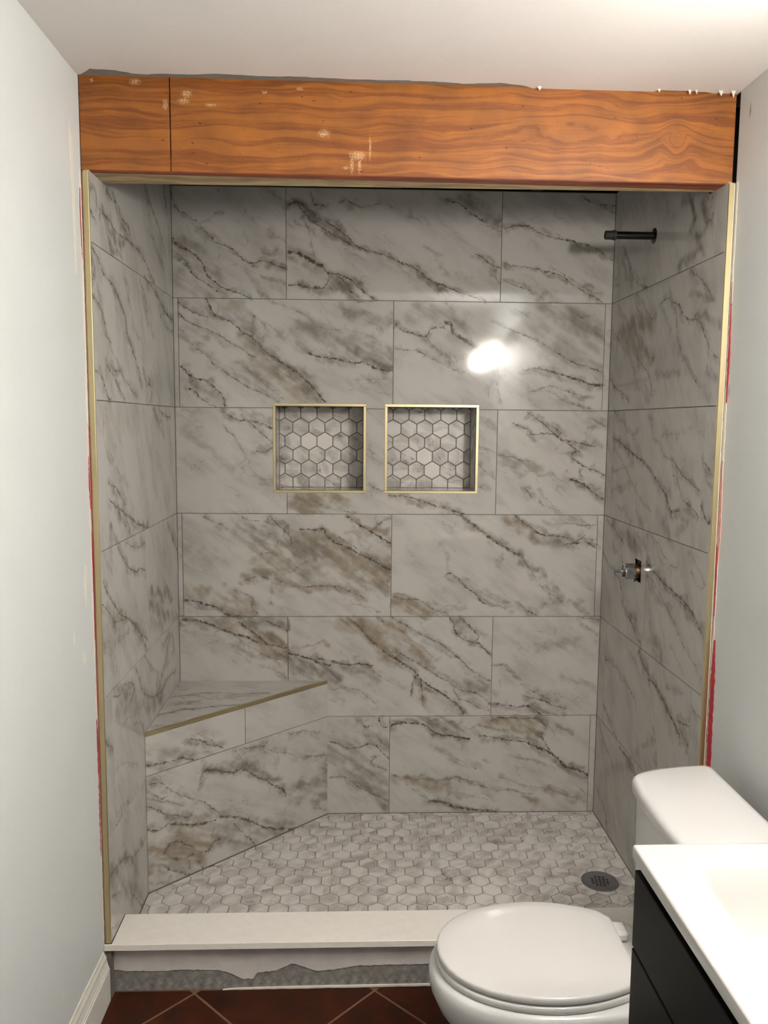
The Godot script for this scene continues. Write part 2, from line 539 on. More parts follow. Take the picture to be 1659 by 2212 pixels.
# rotary-cut board, one texture pixel per 1.1 mm
func wood(wmm: float, hmm: float, light: Color, dark: Color, s: int, knots: bool) -> StandardMaterial3D:
	var w := int(wmm * 0.9); var h := int(hmm * 0.9)
	var im := Image.create(w, h, false, Image.FORMAT_RGB8)
	var warp := noise(0.01, s, 3)
	var band := noise(0.02, s + 1, 3)
	var fine := noise(0.08, s + 2, 3)
	var spots := noise(0.05, s + 3, 2)
	var ks := [[1150.0, 105.0, 4.5, 40.0], [1395.0, 118.0, 0.75, 46.0]]
	for y in h:
		for x in w:
			var X := x / 0.9; var Y := y / 0.9
			var q := Y + 16.0 * warp.get_noise_2d(X * 0.35, Y * 0.8)
			var xb := X * 0.055
			if knots:
				q += 34.0 * exp(-pow((X - 1400.0) / 85.0, 2.0)) * sin((Y - 40.0) * 0.018) - 12.0 * exp(-pow((X - 1290.0) / 60.0, 2.0))
				for k in ks:
					var dx: float = (X - k[0]) / k[2]; var dy: float = Y - k[1]
					var d := sqrt(dx * dx + dy * dy)
					var g: float = exp(-pow(d / k[3], 4.0))
					q = lerpf(q, k[1] + d * 0.8 + 14.0 * warp.get_noise_2d(X, Y), g * 0.85)
					xb = lerpf(xb, k[0] * 0.055, g)
			var v := band.get_noise_2d(xb, q * 2.2)
			v += 0.45 * band.get_noise_2d(X * 0.11 + 700.0, q * 5.5) + 0.12 * fine.get_noise_2d(X * 0.4, Y * 2.0)
			var t := smoothstep(-0.32, 0.42, v) * 0.85 + 0.28 * fine.get_noise_2d(X * 0.10, Y * 3.2)
			t += 0.10 * fine.get_noise_2d(X * 2.5, Y * 0.4) + 0.06
			var c := light.lerp(dark, clampf(t, 0.0, 1.0))
			c = c * (1.0 + 0.10 * spots.get_noise_2d(X * 0.2, Y * 0.2))
			im.set_pixel(x, y, Color(c.r, c.g, c.b))
	if knots:
		var r := RandomNumberGenerator.new()
		r.seed = s
		var fleck := noise(0.25, s + 9, 3)
		# nicks and nail holes
		for i in 46:
			var fx := r.randf_range(40, w - 30); var fy := r.randf_range(12, h - 8)
			var lx := r.randi_range(1, 5); var ly := r.randi_range(1, 3)
			for yy in ly:
				for xx in lx:
					var X := clampi(int(fx) + xx + yy / 2, 0, w - 1); var Y := clampi(int(fy) + yy, 0, h - 1)
					im.set_pixel(X, Y, im.get_pixel(X, Y).lerp(Color(0.16, 0.08, 0.04), r.randf_range(0.4, 0.85)))
		# dabs of dried joint compound: millimetres from the left end and the top, size
		for p in [[245, 36, 14, 9], [238, 52, 16, 7], [196, 62, 7, 14], [300, 60, 14, 5], [640, 168, 22, 12], [626, 190, 4, 22], [644, 190, 4, 20], [612, 196, 8, 4], [128, 12, 14, 8], [30, 10, 5, 6], [560, 118, 16, 10], [424, 28, 8, 4], [505, 18, 9, 4], [668, 150, 3, 30]]:
			for yy in range(-p[3], p[3] + 1):
				for xx in range(-p[2], p[2] + 1):
					var X := int((p[0] + xx) * 0.9); var Y := int((p[1] + yy) * 0.9)
					if X < 0 or Y < 0 or X >= w or Y >= h: continue
					var e := pow(float(xx) / p[2], 2) + pow(float(yy) / p[3], 2)
					var f := clampf((1.0 - e) * 0.8 + fleck.get_noise_2d(X * 1.5, Y * 1.5) * 1.6 - 0.25, 0.0, 0.75)
					im.set_pixel(X, Y, im.get_pixel(X, Y).lerp(Color(0.85, 0.76, 0.66), f))
	var m := StandardMaterial3D.new()
	m.albedo_texture = ImageTexture.create_from_image(im)
	m.roughness = 0.5
	return m

# ------------------------------------------------------------------ room shell

func ragged(pts: Array, step: float, amp: float, s: int) -> PackedVector2Array:   # millimetre points to a torn edge in metres
	var n := noise(0.9, s, 3)
	var out := PackedVector2Array()
	for i in pts.size() - 1:
		var a := Vector2(pts[i][0], pts[i][1]); var b := Vector2(pts[i + 1][0], pts[i + 1][1])
		var k := maxi(1, int(a.distance_to(b) / step))
		for j in k:
			var p := a.lerp(b, float(j) / k)
			var o := (b - a).normalized().orthogonal() * amp * n.get_noise_2d(i * 31.0 + j * 3.1, 0.0)
			out.append((p + (o if i + j > 0 else Vector2.ZERO)) / 1000.0)
	out.append(Vector2(pts[-1][0], pts[-1][1]) / 1000.0)
	return out

# a brushed streak: middle line in mm, width at each point
func streak(line: Array, widths: Array, s: int) -> PackedVector2Array:
	var n := noise(0.7, s, 3)
	var l := PackedVector2Array(); var r := PackedVector2Array()
	for i in line.size() - 1:
		var a := Vector2(line[i][0], line[i][1]); var b := Vector2(line[i + 1][0], line[i + 1][1])
		var k := maxi(2, int(a.distance_to(b) / 7.0))
		for j in k + (1 if i == line.size() - 2 else 0):
			var f := float(j) / k
			var p := a.lerp(b, f); var w: float = lerpf(widths[i], widths[i + 1], f) * 0.5
			var o := (b - a).normalized().orthogonal()
			l.append((p + o * w * (1.0 + 0.5 * n.get_noise_1d(p.y * 0.35))) / 1000.0)
			r.append((p - o * w * (1.0 + 0.5 * n.get_noise_1d(p.y * 0.35 + 500.0))) / 1000.0)
	r.reverse()
	l.append_array(r)
	return l

func room() -> void:
	# floor: dark tiles laid on the diagonal
	var fl := thing("floor", "dark brown ceramic tiles laid on the diagonal on the bathroom floor", "floor", Vector3.ZERO, "structure")
	put(fl, "grout_bed", box_mesh(Vector3(-0.95, -0.12, 0.80), Vector3(0.95, -0.0014, 3.62)), M.floor_grout)
	var room_rect := rect(-XW, 0.843, XW, 3.5)
	var half := 0.2355 - 0.0045
	for i in range(-3, 5):
		for j in range(-1, 13):
			var c := Vector2(-0.547 + 0.471 * i + (0.2355 if j % 2 != 0 else 0.0), 0.853 + 0.2355 * j)
			var d := PackedVector2Array([c + Vector2(half, 0), c + Vector2(0, half), c + Vector2(-half, 0), c + Vector2(0, -half)])
			# the crossing of two joints lies at the lattice point: shift to the tile's middle
			for k in d.size(): d[k] += Vector2(0.2355, 0)
			for p in Geometry2D.intersect_polygons(d, room_rect):
				if area(p) < 2e-4: continue
				put(fl, "tile", slab_mesh(p, Vector3(0, -0.009, 0), Vector3.RIGHT, Vector3.BACK, Vector3.UP, 0.009, Transform2D.IDENTITY, 0.0008), M.floor_tile)
	# painted walls
	var wl := thing("wall_left", "pale grey-green painted wall on the left with dabs of filler", "wall", Vector3.ZERO, "structure")
	put(wl, "board", box_mesh(Vector3(-0.92, 0, DEP), Vector3(-XW, CEIL + 0.003, 3.62)), M.paint)
	var ux := Vector3.BACK; var n := Vector3.RIGHT
	var o := Vector3(-XW, 0, 0)
	for p in [[[937, 2144], [916, 2114], [913, 2014], [912, 1933], [914, 1815], [926, 1818], [928, 1930], [933, 2058], [937, 2144]], [[924, 1146], [911, 1142], [919, 1056], [930, 1047], [934, 1104], [924, 1146]], [[947, 940], [931, 924], [937, 903], [952, 919], [947, 940]], [[1159, 239], [1149, 221], [1156, 215], [1163, 231], [1159, 239]], [[1010, 1010], [1006, 985], [1012, 978], [1010, 1010]]]:
		put(wl, "filler_dab", slab_mesh(ragged(p, 9.0, 1.5, p[0][1]), o, ux, Vector3.UP, n, 0.0006), M.spackle)
	put(wl, "filler_strip", slab_mesh(streak([[871, 2062], [870, 1700], [870, 1300], [869, 800], [870, 160]], [9, 12, 10, 11, 9], 5), o, ux, Vector3.UP, n, 0.0007), M.spackle)
	for p in [[[[876, 2019], [878, 1982], [876, 1921], [873, 1859]], [2, 4, 4, 2]], [[[874, 1400], [873, 1329], [871, 1273]], [3, 6, 4]], [[[869, 1216], [868, 1158], [868, 1066], [868, 950]], [3, 5, 4, 3]], [[[873, 749], [871, 693], [871, 597], [872, 501], [873, 392]], [3, 8, 6, 5, 2]]]:
		put(wl, "waterproofing_streak", slab_mesh(streak(p[0], p[1], p[0][0][1]), o, ux, Vector3.UP, n, 0.0012), M.red)
	put(wl, "waterproofing_smear", slab_mesh(streak([[869, 1480], [868, 1300], [867, 1000], [868, 760]], [4, 8, 7, 4], 8), o, ux, Vector3.UP, n, 0.0010), M.pink)
	var wr := thing("wall_right", "pale grey-green painted wall on the right above the toilet", "wall", Vector3.ZERO, "structure")
	put(wr, "board", box_mesh(Vector3(XW, 0, DEP), Vector3(0.92, CEIL + 0.003, 3.62)), M.paint)
	o = Vector3(XW, 0, 0); n = Vector3.LEFT
	put(wr, "filler_strip", slab_mesh(streak([[871, 2062], [870, 1700], [870, 1300], [869, 800], [870, 160]], [9, 11, 12, 9, 9], 15), o, ux, Vector3.UP, n, 0.0007), M.spackle)
	for p in [[[[872, 1829], [874, 1730], [876, 1642], [875, 1541]], [2, 7, 11, 5]], [[[868, 1187], [870, 1105], [871, 1010]], [5, 7, 4]], [[[881, 950], [881, 872], [882, 754], [883, 520]], [8, 20, 24, 22]]]:
		put(wr, "waterproofing_streak", slab_mesh(streak(p[0], p[1], p[0][0][1]), o, ux, Vector3.UP, n, 0.0012), M.red)
	put(wr, "waterproofing_smear", slab_mesh(streak([[870, 1400], [872, 1300], [875, 1200], [869, 1120], [869, 950]], [6, 14, 14, 6, 6], 18), o, ux, Vector3.UP, n, 0.0010), M.pink)
	for p in [[[917, 2225], [920, 2205], [916, 2190], [915, 2207], [917, 2225]], [[885, 1585], [888, 1570], [884, 1555], [885, 1585]]]:
		put(wr, "scuff", slab_mesh(ragged(p, 6.0, 1.0, p[0][1]), o, ux, Vector3.UP, n, 0.0005), M.board)
	var wb := thing("wall_rear", "plain pale painted wall behind the camera", "wall", Vector3.ZERO, "structure")
	var wst := begin()
	box(wst, Vector3(-XW, 0, 3.5), Vector3(-0.62, CEIL, 3.62))
	box(wst, Vector3(0.20, 0, 3.5), Vector3(XW, CEIL, 3.62))
	box(wst, Vector3(-0.62, 2.03, 3.5), Vector3(0.20, CEIL, 3.62))
	put(wb, "board", wst.commit(), M.paint)
	var dw := thing("added_door_1", "added open doorway to an unlit hall out of view, cuts bounce light", "doorway", Vector3.ZERO, "structure")  # doorway and hall are added out of view to lessen bounce light
	var hs := begin()
	box(hs, Vector3(-1.3, -0.12, 4.9), Vector3(1.0, 2.5, 5.0))
	box(hs, Vector3(-1.4, -0.12, 3.62), Vector3(-1.3, 2.5, 5.0))
	box(hs, Vector3(0.9, -0.12, 3.62), Vector3(1.0, 2.5, 5.0))
	box(hs, Vector3(-1.4, 2.4, 3.62), Vector3(1.0, 2.5, 5.0))
	box(hs, Vector3(-1.4, -0.12, 3.62), Vector3(1.0, 0.0, 5.0))
	put(dw, "hall", hs.commit(), M.paint)  # unlit box added behind the opening, swallows light from the room
	var cs := begin()
	box(cs, Vector3(-0.69, 0, 3.488), Vector3(-0.62, 2.10, 3.5), 0.002)
	box(cs, Vector3(0.20, 0, 3.488), Vector3(0.27, 2.10, 3.5), 0.002)
	box(cs, Vector3(-0.69, 2.03, 3.486), Vector3(0.27, 2.10, 3.5), 0.002)
	put(dw, "casing", cs.commit(), M.trim_white)
	# ceiling: bare board under a torn skin of paint
	var ce := thing("ceiling", "white painted ceiling with a torn edge of bare grey board at the header", "ceiling", Vector3.ZERO, "structure")
	put(ce, "board", box_mesh(Vector3(-0.92, CEIL + 0.003, 0.76), Vector3(0.92, CEIL + 0.12, 3.62)), M.board)
	# over the shower: unseen dark framing, added to cut the bounce light
	put(ce, "added_dark_framing", box_mesh(Vector3(-0.92, CEIL + 0.16, -0.19), Vector3(0.92, CEIL + 0.22, 0.77)), M.added_joist)
	for k in 3: put(ce, "added_joist", box_mesh(Vector3(-0.50 + 0.48 * k, CEIL + 0.004, -0.0), Vector3(-0.46 + 0.48 * k, CEIL + 0.162, 0.76), 0.001), M.added_joist)
	var edge := ragged([[-771, 873], [-764, 872], [-732, 903], [-704, 902], [-678, 900], [-642, 884], [-611, 880], [-578, 887], [-505, 886], [-451, 893], [-357, 886], [-273, 888], [-145, 880], [-28, 881], [69, 878], [113, 870], [198, 880], [255, 868], [282, 852], [560, 847], [580, 862], [643, 861], [690, 856], [726, 846], [771, 842]], 12.0, 3.0, 77)
	edge.append_array(PackedVector2Array([Vector2(XW, 3.5), Vector2(-XW, 3.5)]))
	put(ce, "paint_skin", slab_mesh(edge, Vector3(0, CEIL + 0.003, 0), Vector3.RIGHT, Vector3.BACK, Vector3.DOWN, 0.003), M.paint_ceiling)
	# shreds of paper hanging off the torn edge
	for p in [[0.648, 0.004, 0.011], [0.664, 0.003, 0.010], [0.722, 0.006, 0.012], [0.752, 0.005, 0.016], [0.292, 0.005, 0.009], [0.575, 0.004, 0.007]]:
		put(ce, "paper_shred", slab_mesh(PackedVector2Array([Vector2(p[0] - p[1], CEIL), Vector2(p[0] + p[1] * 0.3, CEIL - p[2]), Vector2(p[0] + p[1], CEIL)]), Vector3(0, 0, 0.8660), Vector3.RIGHT, Vector3.UP, Vector3.BACK, 0.0005), M.spackle)
	# skirting on the left
	var bb := thing("baseboard_left", "white moulded baseboard with a chipped caulk line on the left wall", "baseboard", Vector3.ZERO, "structure")
	var prof := PackedVector2Array([Vector2(0, 0), Vector2(0.0145, 0), Vector2(0.0145, 0.088), Vector2(0.0125, 0.0905), Vector2(0.0125, 0.094), Vector2(0.0105, 0.097), Vector2(0.0070, 0.112), Vector2(0.0070, 0.118), Vector2(0.0035, 0.126), Vector2(0, 0.126)])
	put(bb, "moulding", slab_mesh(prof, Vector3(-XW, 0, 0.873), Vector3.RIGHT, Vector3.UP, Vector3.BACK, 2.6), M.trim_white)
	put(bb, "caulk", slab_mesh(streak([[878, 131], [1000, 130], [1200, 131], [1500, 130], [3470, 131]], [8, 13, 10, 12, 10], 21), Vector3(-XW, 0, 0), ux, Vector3.UP, Vector3.RIGHT, 0.0030), M.spackle)
	# brass edging of the tiled walls
	for s in [-1, 1]:
		var tr := thing("trim_1" if s < 0 else "trim_2", "brushed brass edge profile up the %s end of the shower tile" % ("left" if s < 0 else "right"), "trim", Vector3.ZERO, "structure")
		var xa: float = XT + 0.0002; var xb: float = XT + 0.0128
		put(tr, "profile_face", box_mesh(Vector3(minf(s * xa, s * xb), 0.1522, DEP - 0.011), Vector3(maxf(s * xa, s * xb), 2.061, DEP + 0.0045), 0.0009), M.brass)
		put(tr, "profile_return", box_mesh(Vector3(minf(s * xb, s * (xb + 0.0024)), 0.1522, DEP - 0.011), Vector3(maxf(s * xb, s * (xb + 0.0024)), 2.058, DEP + 0.0020), 0.0004), M.pink if s < 0 else M.spackle)

func area(p: PackedVector2Array) -> float:
	var a := 0.0
	for i in p.size(): a += p[i].cross(p[(i + 1) % p.size()])
	return absf(a) / 2.0

# ------------------------------------------------------------------ shower

# rows of tiles as metre rectangles on a face, from the floor up
func back_tiles() -> Array:
	var out := []
	var c := XT - 0.0028                      # the middle joint
	for r in 6:
		var y0 := r * PY; var y1 := (r + 1) * PY
		var cuts := [0.0, c - TW, c, c + TW, 2 * XT] if r % 2 == 0 else [0.0, c - TW / 2, c + TW / 2, 2 * XT]
		for i in cuts.size() - 1: out.append(Rect2(cuts[i], y0, cuts[i + 1] - cuts[i], y1 - y0))
	return out

func side_tiles() -> Array:
	var out := []
	for r in 6:
		var cuts := [0.0, DEP / 2, DEP] if r % 2 == 0 else [0.0, (DEP - TW) / 2, (DEP + TW) / 2, DEP]
		for i in cuts.size() - 1: out.append(Rect2(cuts[i], r * PY, cuts[i + 1] - cuts[i], PY))
	return out

func in_mm(tiles: Array) -> Array:
	var out := []
	for t in tiles: out.append(Rect2(t.position * 1000.0, t.size * 1000.0))
	return out

func shrink(t: Rect2) -> PackedVector2Array:
	return rect(t.position.x + GAP, t.position.y + GAP, t.end.x - GAP, t.end.y - GAP)

func shower_back() -> void:
	var wall := thing("wall_back", "polished grey-veined marble tile wall at the back of the shower with two niches", "wall", Vector3.ZERO, "structure")
	var tiles := back_tiles()
	var wmm := 2000.0 * XT; var hmm := 6000.0 * PY
	M.back = polished(marble(wmm, hmm, in_mm(tiles), veins_back(), 0.62, 101))
	var uv := atlas_uv(wmm, hmm)
	var o := Vector3(-XT, SF, -TT)
	var left_out := []
	for nr in NICHE: left_out.append(rect(nr.position.x + XT + 0.003, nr.position.y - SF + 0.003, nr.end.x + XT - 0.003, nr.end.y - SF - 0.003))
	# the bench stands against the lower left: no tile shows there, the wall behind stays tiled
	for t in tiles:
		var polys := [shrink(t)]
		for hole in left_out:
			var next := []
			for p in polys:
				for q in Geometry2D.clip_polygons(p, hole): next.append(q)
			polys = next
		for p in polys: put(wall, "tile", slab_mesh(p, o, Vector3.RIGHT, Vector3.UP, Vector3.BACK, TT, uv, 0.0003), M.back)
	# backer board round the niches
	var st := begin()
	var zb := -0.19; var zf := -TT - 0.0002 + 0.0070
	var n0: Rect2 = NICHE[0]; var n1: Rect2 = NICHE[1]
	box(st, Vector3(-0.92, 0, zb), Vector3(0.92, n0.position.y, zf))
	box(st, Vector3(-0.92, n0.end.y, zb), Vector3(0.92, CEIL + 0.003, zf))
	box(st, Vector3(-0.92, n0.position.y, zb), Vector3(n0.position.x, n0.end.y, zf))
	box(st, Vector3(n0.end.x, n0.position.y, zb), Vector3(n1.position.x, n0.end.y, zf))
	box(st, Vector3(n1.end.x, n0.position.y, zb), Vector3(0.92, n0.end.y, zf))
	put(wall, "backer_board", st.commit(), M.grout)
	# niches
	for i in 2:
		var r: Rect2 = NICHE[i]
		var ni := Node3D.new()
		ni.name = "niche" if i == 0 else "niche_001"
		tag(ni, "recessed niche with hexagon tiles and brass frame, %s of the pair" % ("left" if i == 0 else "right"))
		wall.add_child(ni)
		var depth := 0.135
		var fw := 0.0093
		var ix0 := r.position.x + fw; var ix1 := r.end.x - fw; var iy0 := r.position.y + fw; var iy1 := r.end.y - fw
		put(ni, "back_panel", box_mesh(Vector3(r.position.x, r.position.y, -depth - 0.03), Vector3(r.end.x, r.end.y, -depth - 0.0015)), M.grout)
		# hexagons
		var inner := rect(ix0 + 0.001, iy0 + 0.001, ix1 - 0.001, iy1 - 0.001)
		var p := 0.0581
		var c0 := Vector2(-0.3013, 1.4176) if i == 0 else Vector2(0.1211, 1.3644)
		for rr in range(-6, 7):
			for k in range(-8, 9):
				var c := c0 + Vector2(p * (k + (0.5 if rr % 2 != 0 else 0.0)), p * 0.866 * rr)
				for q in Geometry2D.intersect_polygons(hexagon(c, p / 2 - 0.0016), inner):
					if area(q) < 4e-5: continue
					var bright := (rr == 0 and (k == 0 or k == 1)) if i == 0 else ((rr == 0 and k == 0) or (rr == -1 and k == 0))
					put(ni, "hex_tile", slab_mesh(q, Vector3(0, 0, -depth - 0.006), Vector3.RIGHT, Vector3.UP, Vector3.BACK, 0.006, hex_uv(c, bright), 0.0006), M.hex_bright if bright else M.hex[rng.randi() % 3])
		# returns
		var uvn := Transform2D(Vector2(2.5, 0), Vector2(0, 2.5), Vector2(rng.randf(), rng.randf()))
		var dd := depth - 0.002
		for e in [[Vector3(ix0 - 0.007, iy0, -0.002), Vector3.FORWARD, Vector3.UP, Vector3.RIGHT, iy1 - iy0], [Vector3(ix1 + 0.007, iy0, -0.002), Vector3.FORWARD, Vector3.UP, Vector3.LEFT, iy1 - iy0], [Vector3(ix0, iy0 - 0.007, -0.002), Vector3.FORWARD, Vector3.RIGHT, Vector3.UP, ix1 - ix0], [Vector3(ix0, iy1 + 0.007, -0.002), Vector3.FORWARD, Vector3.RIGHT, Vector3.DOWN, ix1 - ix0]]:
			put(ni, "return_tile", slab_mesh(rect(0, 0, dd, e[4]), e[0], e[1], e[2], e[3], 0.007, uvn), M.hex_gloss)
		# brass frame
		var z0 := -0.012; var z1 := 0.0022
		for f in [[r.position.x, r.end.y - fw, r.end.x, r.end.y], [r.position.x, r.position.y, r.end.x, r.position.y + fw], [r.position.x, r.position.y + fw + 0.0004, r.position.x + fw, r.end.y - fw - 0.0004], [r.end.x - fw, r.position.y + fw + 0.0004, r.end.x, r.end.y - fw - 0.0004]]:
			put(ni, "frame_bar", box_mesh(Vector3(f[0], f[1], z0), Vector3(f[2], f[3], z1), 0.0007), M.brass)

func hexagon(c: Vector2, r: float) -> PackedVector2Array:   # r: half the width across the flats, points up and down
	var out := PackedVector2Array()
	for i in 6:
		var a := PI / 6 + PI / 3 * i
		out.append(c + Vector2(cos(a), sin(a)) * (r / 0.8660254))
	return out

func hex_uv(c: Vector2, calm := false) -> Transform2D:
	var sc := 1.0 / 0.40
	var a := rng.randf_range(-0.7, 0.7) + (PI if rng.randf() < 0.5 else 0.0)
	var t := Transform2D(a, Vector2(sc, sc), 0.0, Vector2.ZERO)
	t.origin = Vector2(rng.randf(), rng.randf()) - t.basis_xform(c)
	return t

func shower_side(s: int) -> void:
	var left := s < 0
	var wall := thing("wall_left_tiled" if left else "wall_right_tiled", ("polished marble tile wall on the left of the shower above the bench" if left else "polished marble tile wall on the right of the shower with pipe and valve"), "wall", Vector3.ZERO, "structure")
	var tiles := side_tiles()
	var wmm := 1000.0 * DEP; var hmm := 6000.0 * PY
	var m := polished(marble(wmm, hmm, in_mm(tiles), veins_left() if left else veins_right(), -1.0 if left else 1.0, 202 if left else 303))
	var uv := atlas_uv(wmm, hmm)
	var n := Vector3(-s, 0, 0)
	var o := Vector3(s * (XT + TT), SF, 0)
	var cuts := [rect(0.7395, -0.1, 1.2, 0.1530 - SF), rect(0.745, 2.0635 - SF, 1.2, 3.0)]
	var valve := rect(0.330, 0.997 - SF, 0.390, 1.067 - SF)
	for t in tiles:
		var polys := [shrink(Rect2(t.position + Vector2(0.001 if t.position.x < 0.01 else 0.0, 0), t.size - Vector2(0.001 if t.position.x < 0.01 else 0.0, 0)))]
		for hole in cuts:
			var next := []
			for p in polys:
				for q in Geometry2D.clip_polygons(p, hole): next.append(q)
			polys = next
		for p in polys:
			if area(p) < 1e-5: continue
			var st := begin()
			if not left and t.intersects(Rect2(0.330, 0.997 - SF, 0.06, 0.07)):
				# a tile with a square cut for the valve: four pieces of one tile
				var q := shrink(t)
				for piece in [[q[0].x, q[0].y, 0.330, q[2].y], [0.390, q[0].y, q[2].x, q[2].y], [0.330, q[0].y, 0.390, valve[0].y], [0.330, valve[2].y, 0.390, q[2].y]]:
					slab(st, rect(piece[0], piece[1], piece[2], piece[3]), o, Vector3.BACK, Vector3.UP, n, TT, uv)
			else:
				slab(st, p, o, Vector3.BACK, Vector3.UP, n, TT, uv, 0.0003)
			put(wall, "tile", st.commit(), m)
	var b := begin()
	var xa := XT + 0.0022; var xb := 0.92
	var boxes := [[0.0, 0.0, 0.745, CEIL + 0.003], [0.745, 0.0, DEP, 2.062]] if left else [[0.0, 0.0, 0.330, CEIL + 0.003], [0.390, 0.0, 0.745, CEIL + 0.003], [0.745, 0.0, DEP, 2.062], [0.330, 0.0, 0.390, 0.997], [0.330, 1.067, 0.390, CEIL + 0.003]]
	for q in boxes: box(b, Vector3(minf(s * xa, s * xb), q[1], q[0] - (0.10 if q[0] == 0.0 else 0.0)), Vector3(maxf(s * xa, s * xb), q[3], q[2]))
	put(wall, "backer_board", b.commit(), M.grout)
	if not left:
		put(wall, "valve_pocket", box_mesh(Vector3(0.83, 0.98, 0.32), Vector3(0.925, 1.08, 0.40)), M.void)

func shower_floor() -> void:
	var fl := thing("floor_shower", "small marble hexagon mosaic on the shower floor", "floor", Vector3.ZERO, "structure")
	var bed := begin()   # left open under the drain
	for q in [[-XT, 0.0, 0.6025, 0.762], [0.6785, 0.0, XT, 0.762], [0.6025, 0.0, 0.6785, 0.423], [0.6025, 0.499, 0.6785, 0.762]]:
		box(bed, Vector3(q[0], -0.05, q[1]), Vector3(q[2], SF - 0.0012, q[3]))
	put(fl, "mortar_bed", bed.commit(), M.grout_light)
	var region := PackedVector2Array([Vector2(-0.228 + 0.004, 0.002), Vector2(XT - 0.002, 0.002), Vector2(XT - 0.002, 0.752), Vector2(-XT + 0.002, 0.752), Vector2(-XT + 0.002, 0.4956 + 0.005)])
	var drain := PackedVector2Array()
	for i in 40: drain.append(Vector2(0.6405, 0.461) + Vector2(cos(TAU * i / 40), sin(TAU * i / 40)) * 0.0585)
	var p := 0.0585
	var turn := 0.0218
	var cells := []
	for r in range(-10, 10):
		for k in range(-16, 22):
			var l := Vector2(p * (k + (0.5 if r % 2 != 0 else 0.0)), p * 0.866 * r)
			var c := Vector2(-0.2034, 0.4386) + l.rotated(turn)
			var h := PackedVector2Array()
			for q in hexagon(Vector2.ZERO, p / 2 - 0.0013): h.append(c + q.rotated(turn))
			for q in Geometry2D.intersect_polygons(h, region):
				for w in Geometry2D.clip_polygons(q, drain):
					if area(w) > 2.5e-5: cells.append([area(w), c, w])
	cells.sort_custom(func(a, b): return a[0] > b[0])
	var rest := begin()
	for i in cells.size():
		var cell = cells[i]
		if i < 300:
			put(fl, "hex_tile", slab_mesh(cell[2], Vector3(0, SF - 0.006, 0), Vector3.RIGHT, Vector3.BACK, Vector3.UP, 0.006, hex_uv(cell[1]), 0.0006), M.hex[rng.randi() % 3])
		else:
			slab(rest, cell[2], Vector3(0, SF - 0.006, 0), Vector3.RIGHT, Vector3.BACK, Vector3.UP, 0.006, hex_uv(cell[1]), 0.0006)
	if cells.size() > 300: tag(put(fl, "cut_hex_tile", rest.commit(), M.hex[0]), "cut pieces of hexagon tile along the edges", "", "stuff")
	# drain
	var dr := thing("floor_drain", "round grey metal shower drain with a square-hole grate", "drain", Vector3(0.6405, SF, 0.461))
	put(dr, "rim", lathe([[0.0575, -0.008], [0.0575, 0.0006], [0.0555, 0.0012], [0.0540, 0.0006], [0.0540, -0.008]], Vector3.ZERO, Vector3.UP, 48, [], false, false), M.steel)
	put(dr, "cup", lathe([[0.036, -0.060], [0.037, -0.004], [0.0365, -0.004], [0.0355, -0.058]], Vector3.ZERO, Vector3.UP, 32, [0, 1, 2]), M.void)
	# grate: disc with a grid of square holes
	var st := begin()
	var R := 0.0530; var a := 0.0084; var b := 0.0031
	var pitch := a + b
	var hole := func(x, y): return Vector2(x, y).length() < 0.0285
	var N := 7
	for gx in range(-N, N + 1):
		for gy in range(-N, N + 1):
			var cx := gx * pitch; var cy := gy * pitch
			var cell_rect := rect(cx - pitch / 2, cy - pitch / 2, cx + pitch / 2, cy + pitch / 2)
			var disc := PackedVector2Array()
			for i in 48: disc.append(Vector2(cos(TAU * i / 48), sin(TAU * i / 48)) * R)
			var parts := []
			if absi(gx) <= 2 and absi(gy) <= 2 and not (absi(gx) == 2 and absi(gy) == 2):
				parts = [rect(cx - pitch / 2, cy - pitch / 2, cx - a / 2, cy + pitch / 2), rect(cx + a / 2, cy - pitch / 2, cx + pitch / 2, cy + pitch / 2), rect(cx - a / 2, cy - pitch / 2, cx + a / 2, cy - a / 2), rect(cx - a / 2, cy + a / 2, cx + a / 2, cy + pitch / 2)]
			else:
				parts = Geometry2D.intersect_polygons(cell_rect, disc)
			for q in parts: slab(st, q, Vector3(0, -0.0025, 0), Vector3.RIGHT.rotated(Vector3.UP, -0.15), Vector3.BACK.rotated(Vector3.UP, -0.15), Vector3.UP, 0.0030)
	put(dr, "grate", st.commit(), M.steel)

